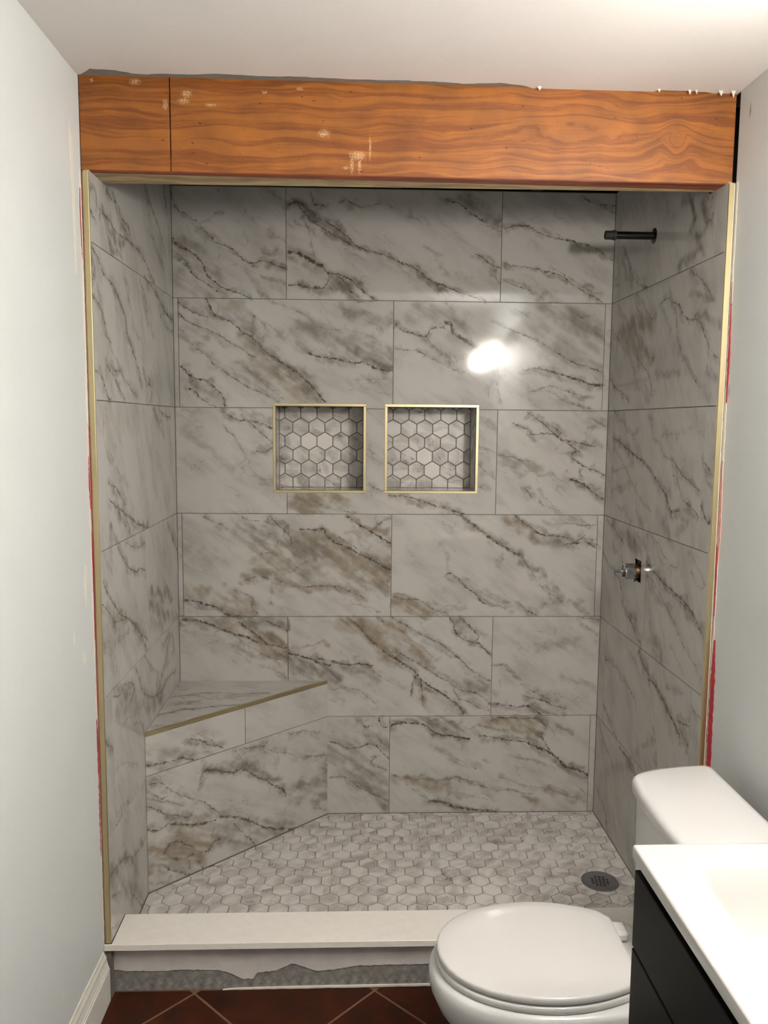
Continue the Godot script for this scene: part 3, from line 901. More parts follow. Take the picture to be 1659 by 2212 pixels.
func bench() -> void:
	var bn := thing("corner_bench", "triangular marble-tiled corner bench with a brass front edge", "bench", Vector3.ZERO)
	var A := Vector3(-XT + 0.0005, SF, 0.4956); var B := Vector3(-0.228, SF, 0.0005)
	var L := A.distance_to(B)
	var ex := (B - A).normalized(); var n := Vector3(-ex.z, 0, ex.x)
	if n.z < 0: n = -n
	var top := 0.5640
	put(bn, "core", slab_mesh(PackedVector2Array([Vector2(-XT + 0.001, 0.001), Vector2(-0.228 - 0.012, 0.001), Vector2(-XT + 0.001, 0.4956 - 0.012)]), Vector3(0, SF - 0.01, 0), Vector3.RIGHT, Vector3.BACK, Vector3.UP, top - SF + 0.01 - TT), M.grout_light)
	var tiles := [Rect2(0, 0, L, PY), Rect2(0, PY, L / 2, top - SF - PY), Rect2(L / 2, PY, L / 2, top - SF - PY)]
	var wmm := L * 1000.0; var hmm := (top - SF) * 1000.0
	var m := polished(marble(wmm, hmm, in_mm(tiles), veins_bench_face(), 0.5, 404))
	for t in tiles:
		var e: Rect2 = t
		if t.position.y > 0.1: e.size.y -= 0.0105
		put(bn, "face_tile", slab_mesh(shrink(e), A - n * TT, ex, Vector3.UP, n, TT, atlas_uv(wmm, hmm), 0.0003), m)
	var mt := polished(marble(526.0, 496.0, [Rect2(0, 0, 526, 496)], flip_v(veins_bench_top(), 496), 0.1, 505))
	put(bn, "seat_tile", slab_mesh(PackedVector2Array([Vector2(0.001, 0.001), Vector2(0.526 - 0.012, 0.001), Vector2(0.001, 0.4956 - 0.012)]), Vector3(-XT, top - TT, 0), Vector3.RIGHT, Vector3.BACK, Vector3.UP, TT, Transform2D(Vector2(1000.0 / 526, 0), Vector2(0, 1000.0 / 496), Vector2.ZERO), 0.0003), mt)
	var st := begin()
	slab(st, rect(0.001, 0, L - 0.001, 0.0105), A + Vector3(0, top - SF - 0.0103, 0) - n * 0.0095, ex, Vector3.UP, n, 0.0100, Transform2D.IDENTITY, 0.0006)
	put(bn, "edge_profile", st.commit(), M.brass)

func flip_v(v: Array, h: int) -> Array:   # the seat's v runs towards the viewer, the atlas has v up
	for e in v:
		for i in range(4, e.size(), 2): e[i] = h - e[i]
	return v

func curb() -> void:
	var cu := thing("shower_curb", "low shower curb with white sill slab over rough grey mortar and membrane", "curb", Vector3.ZERO)
	put(cu, "core", box_mesh(Vector3(-XW + 0.001, 0, 0.762), Vector3(XW - 0.001, 0.1350, 0.8400)), M.felt)
	var ed := ragged([[-770, 61], [-704, 57], [-627, 55], [-577, 58], [-484, 56], [-456, 47], [-423, 29], [-395, 31], [-384, 48], [-339, 50], [-294, 71], [-261, 61], [-227, 48], [-188, 51], [-121, 62], [-37, 63], [76, 63], [200, 60], [330, 66], [480, 58], [640, 62], [770, 60]], 7.0, 3.6, 91)
	ed.append_array(PackedVector2Array([Vector2(0.770, 0.1345), Vector2(-0.770, 0.1345)]))
	put(cu, "mortar_coat", slab_mesh(ed, Vector3(0, 0, 0.8400), Vector3.RIGHT, Vector3.UP, Vector3.BACK, 0.0028, Transform2D.IDENTITY, 0.0008), M.mortar)
	var bead := ragged([[-475, 0], [-440, 1], [-300, 1], [0, 2], [400, 2], [700, 1]], 14.0, 1.2, 93)
	bead.append_array(PackedVector2Array([Vector2(0.70, 0.007), Vector2(0.0, 0.0075), Vector2(-0.30, 0.0065), Vector2(-0.44, 0.0045), Vector2(-0.475, 0.001)]))
	put(cu, "caulk_bead", slab_mesh(bead, Vector3(0, 0, 0.8400), Vector3.RIGHT, Vector3.UP, Vector3.BACK, 0.004), M.spackle)
	var out := PackedVector2Array([Vector2(-XT + 0.001, 0.7410), Vector2(XT - 0.001, 0.7410), Vector2(XT - 0.001, 0.8690), Vector2(XW - 0.001, 0.8690), Vector2(XW - 0.001, 0.8730), Vector2(-XW + 0.001, 0.8730), Vector2(-XW + 0.001, 0.8690), Vector2(-XT + 0.001, 0.8690)])
	put(cu, "sill_slab", slab_mesh(out, Vector3(0, 0.1350, 0), Vector3.RIGHT, Vector3.BACK, Vector3.UP, 0.0165, Transform2D.IDENTITY, 0.0012), M.quartz)

func header_beam() -> void:
	var hb := thing("header_beam", "bare orange plywood header beam across the top of the shower opening", "beam", Vector3.ZERO)
	var y0 := 2.0635; var y1 := CEIL + 0.0028
	# front skin in two pieces with a saw cut between, face slightly out of square
	var zf := func(x): return lerpf(0.8625, 0.8500, (x + XW) / (2 * XW))
	var zm := func(x): return lerpf(0.8420, 0.7980, (x + XW) / (2 * XW))
	var zb := func(x): return lerpf(0.7550, 0.7790, (x + XW) / (2 * XW))
	for seg in [[-XW + 0.001, -0.5662], [-0.5634, XW - 0.004]]:
		var a: float = seg[0]; var b: float = seg[1]
		prism(hb, "plywood_face", a, b, zf, zm, y0, y1, M.ply, y0)
	prism(hb, "plywood_underside", -XW + 0.001, XW - 0.004, func(x): return zf.call(x) - 0.0035, zm, y0 - 0.0012, y0 + 0.03, M.ply_edge, 0)
	prism(hb, "lumber_backer", -XW + 0.001, XW - 0.004, zm, zb, y0 - 0.0005, y1, M.lumber, 0)

# a board between two slanting planes, texture laid along x
func prism(parent: Node3D, called: String, a: float, b: float, zf: Callable, zb: Callable, y0: float, y1: float, mat: Material, face_v: float) -> void:
	var st := begin()
	var U := func(x): return (x + XW) / (2 * XW)
	var h := y1 - y0
	var c := [Vector3(a, y0, zf.call(a)), Vector3(b, y0, zf.call(b)), Vector3(b, y1, zf.call(b)), Vector3(a, y1, zf.call(a)), Vector3(a, y0, zb.call(a)), Vector3(b, y0, zb.call(b)), Vector3(b, y1, zb.call(b)), Vector3(a, y1, zb.call(a))]
	var uv := [Vector2(U.call(a), 1), Vector2(U.call(b), 1), Vector2(U.call(b), 0), Vector2(U.call(a), 0), Vector2(U.call(a), 0.3), Vector2(U.call(b), 0.3), Vector2(U.call(b), 0.6), Vector2(U.call(a), 0.6)]
	for f in [[0, 1, 2, 3, Vector3.BACK], [4, 5, 6, 7, Vector3.FORWARD], [0, 1, 5, 4, Vector3.DOWN], [3, 2, 6, 7, Vector3.UP], [0, 3, 7, 4, Vector3.LEFT], [1, 2, 6, 5, Vector3.RIGHT]]:
		tri(st, c[f[0]], c[f[1]], c[f[2]], f[4], uv[f[0]], uv[f[1]], uv[f[2]])
		tri(st, c[f[0]], c[f[2]], c[f[3]], f[4], uv[f[0]], uv[f[2]], uv[f[3]])
	put(parent, called, st.commit(), mat)

# ------------------------------------------------------------------ toilet

# outline of seat and lid: tip towards -x, straight hinge edge at +x; grow pushes it out
func seat_ring(grow: float, y: float, hinge := 0.436, tip := 0.041, wide := 0.160, back := 0.112) -> PackedVector3Array:
	var zc := 1.264; var cx := 0.262
	var out := PackedVector3Array()
	for i in 25:
		var a := PI / 2 + PI * i / 24.0
		out.append(Vector3(cx + (cx - tip + grow) * cos(a), y, zc + (wide + grow) * signf(sin(a)) * pow(absf(sin(a)), 0.92)))
	var far := PackedVector3Array()
	for i in range(1, 9):
		var f := i / 9.0
		var x := lerpf(cx, hinge + grow, f)
		var w := lerpf(wide, back, f * f) + grow
		if f > 0.85: w -= 0.010 * pow((f - 0.85) / 0.15, 2.0)
		far.append(Vector3(x, y, w))
	for p in far: out.append(Vector3(p.x, y, zc - p.z))
	out.append(Vector3(hinge + grow, y, zc - back - grow + 0.016))
	out.append(Vector3(hinge + grow, y, zc - back * 0.3))
	out.append(Vector3(hinge + grow, y, zc + back * 0.3))
	out.append(Vector3(hinge + grow, y, zc + back + grow - 0.016))
	far.reverse()
	for p in far: out.append(Vector3(p.x, y, zc + p.z))
	return out

func scaled(ring: PackedVector3Array, s: float, cx: float, y: float) -> PackedVector3Array:
	var out := PackedVector3Array()
	for p in ring: out.append(Vector3(cx + (p.x - cx) * s, y, 1.264 + (p.z - 1.264) * s))
	return out

func toilet() -> void:
	var t := thing("toilet", "white porcelain toilet with closed lid beside the black vanity", "toilet", Vector3.ZERO)
	# bowl
	var rim := seat_ring(0.004, 0.0, 0.50, 0.030, 0.168, 0.13)
	var rings := []
	for k in [[0.60, 0.36, 0.0], [0.61, 0.36, 0.02], [0.57, 0.36, 0.05], [0.55, 0.35, 0.10], [0.60, 0.345, 0.15], [0.72, 0.335, 0.20], [0.85, 0.325, 0.245], [0.945, 0.315, 0.285], [0.995, 0.30, 0.320], [1.005, 0.30, 0.342], [0.995, 0.30, 0.356], [0.972, 0.30, 0.3645], [0.90, 0.30, 0.3660]]:
		rings.append(scaled(rim, k[0], k[1], k[2]))
	put(t, "bowl", loft(rings, true, true), M.porcelain)
	var dk := []
	for k in [[0.045, 0.10, 0.10, 0.03], [0.095, 0.115, 0.25, 0.04], [0.10, 0.125, 0.350, 0.04], [0.098, 0.123, 0.3645, 0.035]]:
		dk.append(rounded(0.600, 1.264, k[0], k[1], k[3], k[2]))
	put(t, "tank_deck", loft(dk, true, true), M.porcelain)
	# seat and lid
	var se := []
	for k in [[-0.006, 0.3665], [0.0005, 0.3685], [0.0015, 0.3720], [0.0015, 0.3790], [-0.0005, 0.3815], [-0.008, 0.3825]]: se.append(seat_ring(k[0], k[1]))
	put(t, "seat", loft(se, true, true), M.plastic)
	var ld := []
	for k in [[-0.010, 0.3850], [-0.0010, 0.3858], [0.0, 0.3878], [0.0, 0.3960], [-0.0015, 0.3990], [-0.0050, 0.4008]]: ld.append(seat_ring(k[0], k[1]))
	var last: PackedVector3Array = ld[-1]
	for k in [[0.85, 0.4026], [0.6, 0.4048], [0.3, 0.4058]]: ld.append(scaled(last, k[0], 0.262, k[1]))
	put(t, "lid", loft(ld, true, true), M.plastic)
	for z in [1.264 - 0.075, 1.264 + 0.075]:
		put(t, "hinge_cap", box_mesh(Vector3(0.425, 0.3650, z - 0.022), Vector3(0.468, 0.3905, z + 0.022), 0.007), M.plastic)
	# tank: narrower towards the room
	var tk := []
	for k in [[0.016, 0.3640], [0.010, 0.375], [0.004, 0.50], [0.002, 0.653]]: tk.append(tank_ring(-0.008 - k[0], k[1]))
	put(t, "tank", loft(tk, true, true), M.porcelain)
	var tl := []
	for k in [[-0.014, 0.6535], [-0.003, 0.6545], [0.0, 0.6590], [0.0, 0.6740], [-0.0025, 0.6815], [-0.008, 0.6865], [-0.020, 0.6890]]: tl.append(tank_ring(k[0], k[1]))
	var tll: PackedVector3Array = tl[-1]
	var inn := PackedVector3Array()
	for p in tll: inn.append(Vector3(0.61 + (p.x - 0.61) * 0.4, 0.6905, 1.264 + (p.z - 1.264) * 0.4))
	tl.append(inn)
	put(t, "tank_lid", loft(tl, true, true), M.porcelain)

func tank_ring(grow: float, y: float) -> PackedVector3Array:
	var zc := 1.264
	var raw := PackedVector2Array([Vector2(0.502, -0.195), Vector2(0.560, -0.224), Vector2(0.640, -0.241), Vector2(0.714, -0.248), Vector2(0.714, 0.248), Vector2(0.640, 0.241), Vector2(0.560, 0.224), Vector2(0.502, 0.195), Vector2(0.492, 0.10), Vector2(0.489, 0.0), Vector2(0.492, -0.10)])
	var rad := [0.040, 0.03, 0.03, 0.022, 0.022, 0.03, 0.03, 0.040, 0.03, 0.03, 0.03]
	var out := PackedVector3Array()
	var k := raw.size()
	for i in k:
		var p := raw[i]; var a := raw[(i + k - 1) % k]; var b := raw[(i + 1) % k]
		var r: float = minf(rad[i], 0.45 * minf(p.distance_to(a), p.distance_to(b)))
		var p0 := p + (a - p).normalized() * r; var p1 := p + (b - p).normalized() * r
		for j in 5:
			var f := j / 4.0
			var q := p0.lerp(p, f).lerp(p.lerp(p1, f), f)
			var c := Vector2(0.61, 0.0)
			var e := (q - c)
			q = c + Vector2(e.x * (1.0 + grow / 0.11), e.y * (1.0 + grow / 0.245))
			out.append(Vector3(q.x, y, zc + q.y))
	return out

# ------------------------------------------------------------------ vanity

func vanity() -> void:
	var x0 := 0.2953; var z0 := 1.668; var z1 := 2.43; var yt := 0.8424
	var top := thing("vanity_sink", "glossy white vanity top with an integrated rectangular sink basin", "sink", Vector3.ZERO)
	var cx := (x0 + XW) / 2; var cz := (z0 + z1) / 2
	var hx := (XW - 0.001 - x0) / 2; var hz := (z1 - z0) / 2
	var bx0 := x0 + 0.072; var bx1 := XW - 0.085; var bz0 := z0 + 0.064; var bz1 := z1 - 0.064
	var bcx := (bx0 + bx1) / 2; var bhx := (bx1 - bx0) / 2; var bcz := (bz0 + bz1) / 2; var bhz := (bz1 - bz0) / 2
	var rings := [rounded(cx, cz, hx, hz, 0.004, yt - 0.0200), rounded(cx, cz, hx, hz, 0.004, yt - 0.0030), rounded(cx, cz, hx - 0.0012, hz - 0.0012, 0.004, yt - 0.0008), rounded(cx, cz, hx - 0.0035, hz - 0.0035, 0.004, yt), rounded(bcx, bcz, bhx + 0.010, bhz + 0.010, 0.022, yt), rounded(bcx, bcz, bhx + 0.004, bhz + 0.004, 0.020, yt - 0.0012), rounded(bcx, bcz, bhx, bhz, 0.018, yt - 0.0060)]
	rings.append(rounded(bcx, bcz, bhx - 0.012, bhz - 0.012, 0.020, yt - 0.040))
	rings.append(rounded(bcx, bcz, bhx - 0.026, bhz - 0.030, 0.030, yt - 0.085))
	rings.append(rounded(bcx, bcz, bhx - 0.040, bhz - 0.050, 0.040, yt - 0.102))
	rings.append(rounded(bcx, bcz, bhx - 0.070, bhz - 0.085, 0.040, yt - 0.108))
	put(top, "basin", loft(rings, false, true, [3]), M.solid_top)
	put(top, "drain_ring", lathe([[0.022, 0.0], [0.022, 0.002], [0.016, 0.003], [0.012, 0.001]], Vector3(bcx, yt - 0.1085, bcz), Vector3.UP, 24), M.chrome)
	var cab := thing("vanity_cabinet", "matte black vanity cabinet with flat drawer fronts under the white top", "cabinet", Vector3.ZERO)
	var st := begin()
	# carcass with an open top for the basin
	var xa := x0 + 0.020; var xb := XW - 0.001; var za := z0 + 0.006; var zb := z1 - 0.006
	box(st, Vector3(xa, 0.09, za), Vector3(xb, 0.8222, za + 0.018))
	box(st, Vector3(xa, 0.09, zb - 0.018), Vector3(xb, 0.8222, zb))
	box(st, Vector3(xb - 0.01, 0.09, za), Vector3(xb, 0.8222, zb))
	box(st, Vector3(xa, 0.09, za), Vector3(xb, 0.11, zb))
	box(st, Vector3(xa + 0.004, 0.11, za), Vector3(xa + 0.016, 0.8222, zb))
	box(st, Vector3(xa + 0.04, 0.0, za + 0.02), Vector3(xb, 0.09, zb - 0.02))
	put(cab, "carcass", st.commit(), M.black)
	var xf := x0 + 0.0045
	for d in [[0.6800, 0.8040], [0.3900, 0.6760], [0.1000, 0.3860]]:
		put(cab, "drawer_front", box_mesh(Vector3(xf, d[0], za), Vector3(xa, d[1], zb), 0.0012), M.black)

# ------------------------------------------------------------------ pipes and lamp

func fixtures() -> void:
	var arm := thing("shower_arm_pipe", "capped black shower pipe stub sticking out of the right tile wall", "pipe", Vector3(XT, 2.046, 0.379))
	var d := Vector3.LEFT
	put(arm, "flange", lathe([[0.0225, 0.0], [0.0225, 0.0015], [0.0150, 0.0040], [0.0120, 0.0045]], Vector3.ZERO, d, 32, [0]), M.black_metal)
	put(arm, "pipe", lathe([[0.0112, 0.002], [0.0112, 0.118]], Vector3.ZERO, d, 28), M.black_metal)
	put(arm, "collar", lathe([[0.0128, 0.1145], [0.0150, 0.1165], [0.0150, 0.1240], [0.0130, 0.1260]], Vector3.ZERO, d, 8, [0, 1, 2]), M.dusty)
	var th := []
	for i in 9: th.append([0.0132 if i % 2 == 0 else 0.0122, 0.1262 + i * 0.0024])
	th.append([0.0112, 0.1478])
	put(arm, "threaded_end", lathe(th, Vector3.ZERO, d, 24), M.dusty)
	var va := thing("shower_valve", "chrome shower valve stem in a square cut-out of the right tile wall", "valve", Vector3(XT, 1.0300, 0.3600))
	put(va, "copper_body", lathe([[0.0215, -0.075], [0.0215, 0.0060], [0.0225, 0.0065], [0.0225, 0.0120]], Vector3.ZERO, d, 32, [0, 1, 2]), M.copper)
	put(va, "cap_ring", lathe([[0.0245, 0.0110], [0.0255, 0.0130], [0.0255, 0.0420], [0.0238, 0.0440], [0.0205, 0.0440], [0.0200, 0.0415], [0.0080, 0.0415]], Vector3.ZERO, d, 40, [2, 4, 5]), M.chrome)
	put(va, "stem", lathe([[0.0068, 0.041], [0.0062, 0.056], [0.0046, 0.0565], [0.0046, 0.078], [0.0036, 0.0795]], Vector3.ZERO, d, 20, [1, 2]), M.chrome)
	put(va, "stop_tab", box_mesh(Vector3(-0.052, -0.018, -0.0022), Vector3(-0.0415, 0.001, 0.0022), 0.0008), M.chrome)
	put(va, "service_screw", lathe([[0.0060, -0.03], [0.0060, 0.012], [0.0048, 0.014]], Vector3(0, -0.0285, -0.006), d, 16, [0]), M.chrome)

func vanity_light() -> void:
	var v := thing("vanity_light", "three-bulb wall light with frosted bell shades above the vanity", "wall lamp", Vector3.ZERO)
	put(v, "back_plate", box_mesh(Vector3(XW - 0.022, 1.935, 1.70), Vector3(XW, 2.005, 2.44), 0.004), M.chrome)
	var glow := plain(Color(0.95, 0.93, 0.90), 0.4)
	glow.emission_enabled = true
	glow.emission = Color(1.0, 0.95, 0.87)
	glow.emission_energy_multiplier = 14.0
	for p in LAMPS:
		var arm := put(v, "lamp_arm", lathe([[0.008, 0.0], [0.008, XW - 0.02 - p.x]], Vector3(p.x, 1.970, p.z), Vector3.RIGHT, 12), M.chrome)
		put(v, "lamp_holder", lathe([[0.016, 0.0], [0.020, 0.012], [0.020, 0.030], [0.010, 0.038]], Vector3(p.x, 1.946, p.z), Vector3.UP, 20), M.chrome)
		put(v, "lamp_shade", lathe([[0.036, 0.062], [0.042, 0.055], [0.050, 0.040], [0.057, 0.015], [0.061, -0.015], [0.063, -0.050], [0.060, -0.050], [0.054, 0.015], [0.046, 0.038], [0.034, 0.060]], p, Vector3.UP, 32, [5], false, false), glow)

# ------------------------------------------------------------------ where the veins run, millimetres on each face

func veins_back() -> Array:
	return [
		[0,19,60,-4,2191,7,2159,25,2126,46,2115,71,2103,96,2084,103,2066,124,2048,156,2021,184,2012,212,1992,240,1967,258,1958],
		[0,25,80,258,1958,282,1961,301,1968,329,1960,357,1948,388,1937],
		[0,9,40,110,2091,129,2107,148,2123,171,2128],
		[0,25,80,-2,2037,21,2014,48,2001,76,1983,99,1961,110,1933,122,1910,150,1888,182,1870,224,1859,262,1842],
		[0,19,60,-1,1993,25,1980,43,1964,52,1942,75,1914,107,1892,140,1869,187,1847],
		[1,273,35,30,2028,76,1997,108,1952,136,1906,182,1865],
		[0,12,40,202,1953,235,1944,263,1926],
		[1,127,35,235,1935,249,1908,281,1885,310,1871,324,1844],
		[1,91,30,300,1918,338,1909,388,1891],
		[1,364,25,19,1909,74,1877,135,1860],
		[0,9,40,325,2072,358,2047,386,2027],
		[0,19,40,306,1994,329,1989,353,2006],
		[0,12,30,331,2195,359,2175,382,2161],
		[0,37,80,391,2155,419,2162],
		[1,145,65,419,2158,452,2131,490,2104,527,2077,565,2053,608,2031],
		[0,19,90,422,2153,457,2117,490,2091,532,2061,579,2037,631,2013],
		[0,19,70,424,2162,461,2140,490,2113,537,2087,584,2055,615,2028,660,2006,707,1993,760,1975],
		[0,9,50,433,2135,452,2090,466,2040,473,2003,485,1976],
		[0,62,75,393,1997,419,1993,447,1982,480,1966,508,1951],
		[0,25,80,508,1951,523,1930,561,1926,603,1908,632,1881,661,1858,699,1839],
		[0,19,70,523,1930,527,1907,508,1879],
		[0,25,70,508,1879,461,1881,423,1889,392,1884],
		[0,19,70,561,1921,589,1894,608,1866,642,1844],
		[1,200,50,523,1884,551,1903,584,1885,613,1852,651,1839],
		[1,182,45,398,1997,433,1989,475,1969],
		[0,12,50,469,2199,476,2168,480,2150],
		[0,37,50,480,2154,508,2152],
		[0,37,45,565,2162,588,2170,612,2156,654,2150],
		[0,12,30,654,2150,697,2160,734,2150],
		[0,9,30,688,2076,721,2049],
		[0,31,75,732,1986,775,1969,819,1948,848,1928,881,1908,925,1892,963,1876,1007,1863,1065,1841],
		[1,127,50,761,1973,828,1939,877,1907,939,1885],
		[0,25,65,915,2180,944,2174,972,2165,997,2145,1026,2125,1054,2109],
		[1,364,35,977,2186,1025,2159,1073,2137,1112,2119],
		[0,12,40,1015,2186,1054,2151,1092,2133,1124,2110],
		[0,19,50,1064,2093,1093,2082,1123,2074],
		[0,19,80,1028,2000,1057,1985,1086,1966,1121,1955],
		[0,9,50,1108,1953,1089,1941,1102,1920,1117,1902],
		[1,91,20,860,2037,890,1991,934,1922],
		[0,12,40,788,2125,817,2112,845,2092],
		[0,22,70,1127,2087,1160,2095,1208,2096,1237,2080,1286,2060,1339,2052,1392,2041,1446,2023,1481,1996,1511,1989],
		[0,19,65,1130,1969,1163,1963,1212,1957,1265,1946,1333,1928,1363,1905,1403,1882,1438,1864,1472,1843],
		[1,145,45,1338,1928,1373,1905,1408,1887],
		[0,16,55,1127,1916,1155,1902,1214,1882,1243,1871,1268,1852],
		[0,12,45,1284,1960,1333,1937,1382,1910,1432,1883,1466,1874],
		[0,19,60,1387,2200,1421,2180,1460,2171,1511,2168],
		[0,12,40,1431,2178,1475,2153,1504,2145],
		[0,31,75,116,1840,125,1807,148,1784,181,1771,204,1755,233,1729,261,1716,284,1692,303,1669,341,1646,379,1618,417,1595,451,1567,480,1538,518,1493],
		[1,236,45,270,1711,303,1664,351,1632,403,1595,446,1557,494,1500],
		[0,25,60,17,1822,49,1804,82,1786,115,1775],
		[0,25,60,16,1792,44,1767,81,1746,119,1735,166,1710,204,1687,241,1664,279,1641],
		[2,454,50,241,1668,298,1646,355,1604,393,1566,432,1528,451,1495],
		[1,164,30,25,1741,72,1718,119,1700],
		[0,12,40,20,1736,57,1709,109,1681],
		[3,37,45,80,1671,113,1648,136,1620,165,1602,193,1578,231,1555,278,1532,326,1508,355,1494],
		[1,91,30,24,1708,71,1681],
		[0,25,75,21,1612,46,1586,69,1572,107,1563,126,1549,149,1530,166,1507,173,1478],
		[0,19,70,40,1534,64,1530,87,1506,115,1487,139,1474],
		[1,200,35,83,1553,121,1530,158,1488],
		[0,12,60,271,1786,266,1753,270,1716,289,1688],
		[0,12,60,311,1761,308,1726,299,1693],
		[2,236,40,186,1813,233,1785,261,1753,270,1725],
		[0,12,35,224,1832,262,1800,309,1763,356,1731,403,1699,451,1666],
		[1,182,30,356,1717,403,1694,451,1671],
		[0,16,40,333,1833,380,1815,428,1797,461,1779,480,1756,523,1742,571,1738],
		[1,364,35,427,1755,489,1742,547,1710,609,1687,681,1659,739,1627],
		[0,31,75,456,1657,489,1648,532,1643,571,1639,609,1630,653,1626,691,1614,749,1601],
		[1,236,55,595,1663,643,1645,691,1631,749,1613],
		[1,309,40,633,1673,691,1669,749,1646],
		[0,12,40,571,1743,642,1730,690,1707,710,1683],
		[1,218,35,585,1813,642,1791,690,1773,747,1783],
		[0,12,40,632,1786,676,1758,705,1726],
		[0,19,40,208,1630,241,1607,279,1579,307,1556,336,1532,379,1497],
		[2,182,35,222,1631,269,1593,317,1551],
		[0,12,35,609,1573,667,1571,730,1574],
		[0,31,65,755,1762,778,1743,807,1734,845,1725,865,1723,879,1747,903,1754,927,1754],
		[0,62,70,927,1769,946,1764,956,1738,981,1720,1005,1706,1030,1689],
		[0,19,50,865,1718,885,1690,914,1667,943,1653,946,1624,963,1608,1000,1601],
		[0,25,50,755,1679,793,1677,827,1673,856,1659,890,1643,929,1624,949,1615],
		[1,364,30,830,1807,902,1789,985,1767],
		[0,25,55,1086,1775,1120,1762,1159,1748,1199,1732,1248,1713,1297,1685,1342,1657,1392,1634,1486,1606],
		[1,273,30,1169,1741,1268,1695,1367,1648,1481,1606],
		[0,37,75,1202,1610,1246,1618,1280,1611,1320,1600,1364,1588,1419,1572,1459,1560,1483,1560],
		[1,145,40,1221,1618,1280,1606,1344,1590],
		[0,19,50,1223,1541,1248,1541,1277,1551,1306,1556,1346,1542,1386,1533,1435,1519],
		[0,16,45,1277,1541,1312,1532,1347,1508,1392,1494,1472,1471],
		[1,364,35,1274,1823,1328,1804,1387,1777,1437,1749,1482,1730],
		[0,19,50,1162,1821,1197,1803,1236,1782],
		[0,31,40,1381,1805,1406,1791,1425,1801],
		[1,545,25,1242,1751,1340,1729,1439,1697],
		[0,16,50,1109,1626,1117,1593,1110,1564,1118,1535,1129,1497],
		[0,16,45,1105,1573,1086,1549,1082,1515],
		[0,12,30,1012,1596,1047,1573,1076,1559,1105,1559],
		[0,12,40,930,1832,960,1807],
		[0,19,40,1495,1750,1509,1749],
		[0,19,40,1495,1702,1507,1707],
		[0,25,70,158,1469,186,1445,225,1429,258,1427,296,1417,337,1401],
		[1,164,50,239,1469,278,1451,337,1418],
		[0,19,60,253,1426,282,1398,306,1374,334,1350],
		[0,19,60,172,1402,190,1383,205,1368],
		[0,12,40,209,1354,228,1325,243,1306],
		[0,25,50,276,1326,301,1321,334,1336],
		[0,19,45,285,1231,309,1226,334,1226],
		[0,12,40,295,1207,314,1209],
		[0,25,50,223,1267,230,1260],
		[1,200,15,18,1391,113,1329,184,1272],
		[0,19,40,39,1468,67,1451],
		[2,273,55,396,1156,450,1161,509,1161,572,1157],
		[2,218,50,396,1131,440,1114,499,1107],
		[0,12,45,431,1161,499,1142,548,1122,626,1110],
		[0,19,40,665,1214,694,1197,724,1182],
		[1,109,30,664,1338,684,1319],
		[0,25,60,740,1172,789,1168,838,1158,888,1139,927,1131,962,1119,1007,1105],
		[2,127,45,740,1167,814,1158,888,1134,947,1114],
		[0,19,50,1053,1277,1083,1253,1116,1231],
		[0,19,40,1051,1346,1091,1334,1116,1322],
		[1,182,30,1055,1424,1114,1405],
		[0,16,40,1054,1204,1084,1189],
		[0,19,70,1221,1464,1251,1445,1281,1425,1311,1396,1337,1372,1377,1351,1412,1329],
		[0,25,75,1172,1425,1207,1413,1232,1398,1237,1389,1277,1394,1316,1389,1347,1367],
		[0,19,60,1306,1416,1326,1406,1341,1394],
		[0,31,60,1342,1370,1376,1368,1406,1361,1441,1351,1471,1346],
		[0,19,80,1412,1329,1388,1326,1383,1306,1414,1287,1449,1270,1500,1248],
		[0,37,80,1376,1235,1401,1223,1432,1211,1457,1193,1498,1161],
		[0,12,60,1424,1280,1415,1260,1425,1240,1426,1233,1381,1233],
		[0,19,50,1124,1315,1161,1310,1200,1298,1240,1291],
		[1,236,35,1126,1302,1181,1288,1231,1278,1260,1274],
		[0,12,40,1146,1283,1191,1268,1251,1259,1260,1279],
		[0,12,40,1261,1244,1331,1245],
		[0,19,50,1218,1200,1233,1185,1244,1168],
		[0,19,50,1269,1150,1284,1140],
		[0,12,40,1278,1180,1309,1150,1350,1111],
		[0,12,30,1262,1234,1272,1215],
		[0,25,45,1438,1446,1473,1432,1501,1420],
		[1,127,30,1449,1417,1499,1413],
		[0,12,40,1365,1265,1361,1245],
		[0,25,75,323,1095,347,1066,372,1046,391,1026,396,996],
		[0,19,60,226,1090,265,1080,294,1078,333,1066],
		[0,19,50,259,1055,303,1041,342,1021,352,1001],
		[0,31,50,95,1094,124,1077,158,1065],
		[1,454,40,206,1055,279,1036,352,1006,425,987,499,957],
		[2,545,50,303,966,376,967,450,967,523,952,597,922,696,892,751,887],
		[0,37,80,430,1051,474,1049,509,1049,518,1027,548,1004,582,992,622,970,661,950,701,932,751,905],
		[0,12,60,563,1022,612,992,646,967],
		[2,364,50,450,1031,509,1022,573,977,637,947,696,917],
		[0,37,70,587,1099,621,1079,656,1054,690,1035,725,1015,750,990],
		[2,164,50,592,1091,636,1067,666,1037,646,1015],
		[0,19,55,676,1047,710,1074,749,1092],
		[2,127,50,597,1027,636,1037,676,1042,745,1042],
		[2,236,60,233,882,278,892,327,897,381,887],
		[0,25,50,223,864,273,877,331,874,361,862,400,849,440,844,499,849,563,842,618,822,657,802],
		[2,218,40,351,862,425,849,523,847,588,832,657,807],
		[0,19,40,244,936,278,959,322,966,352,957],
		[0,12,50,386,892,420,917,454,937],
		[1,273,40,376,927,425,902,449,882],
		[1,273,30,597,882,672,852,727,822],
		[2,236,45,25,836,66,826,100,821],
		[0,37,70,24,794,56,791,95,781,139,766,168,746,212,740],
		[2,454,50,169,796,213,771,252,751],
		[0,19,50,194,834,233,819,262,806,257,776,281,741],
		[0,12,40,326,857,329,821,323,786],
		[0,12,40,165,859,174,866],
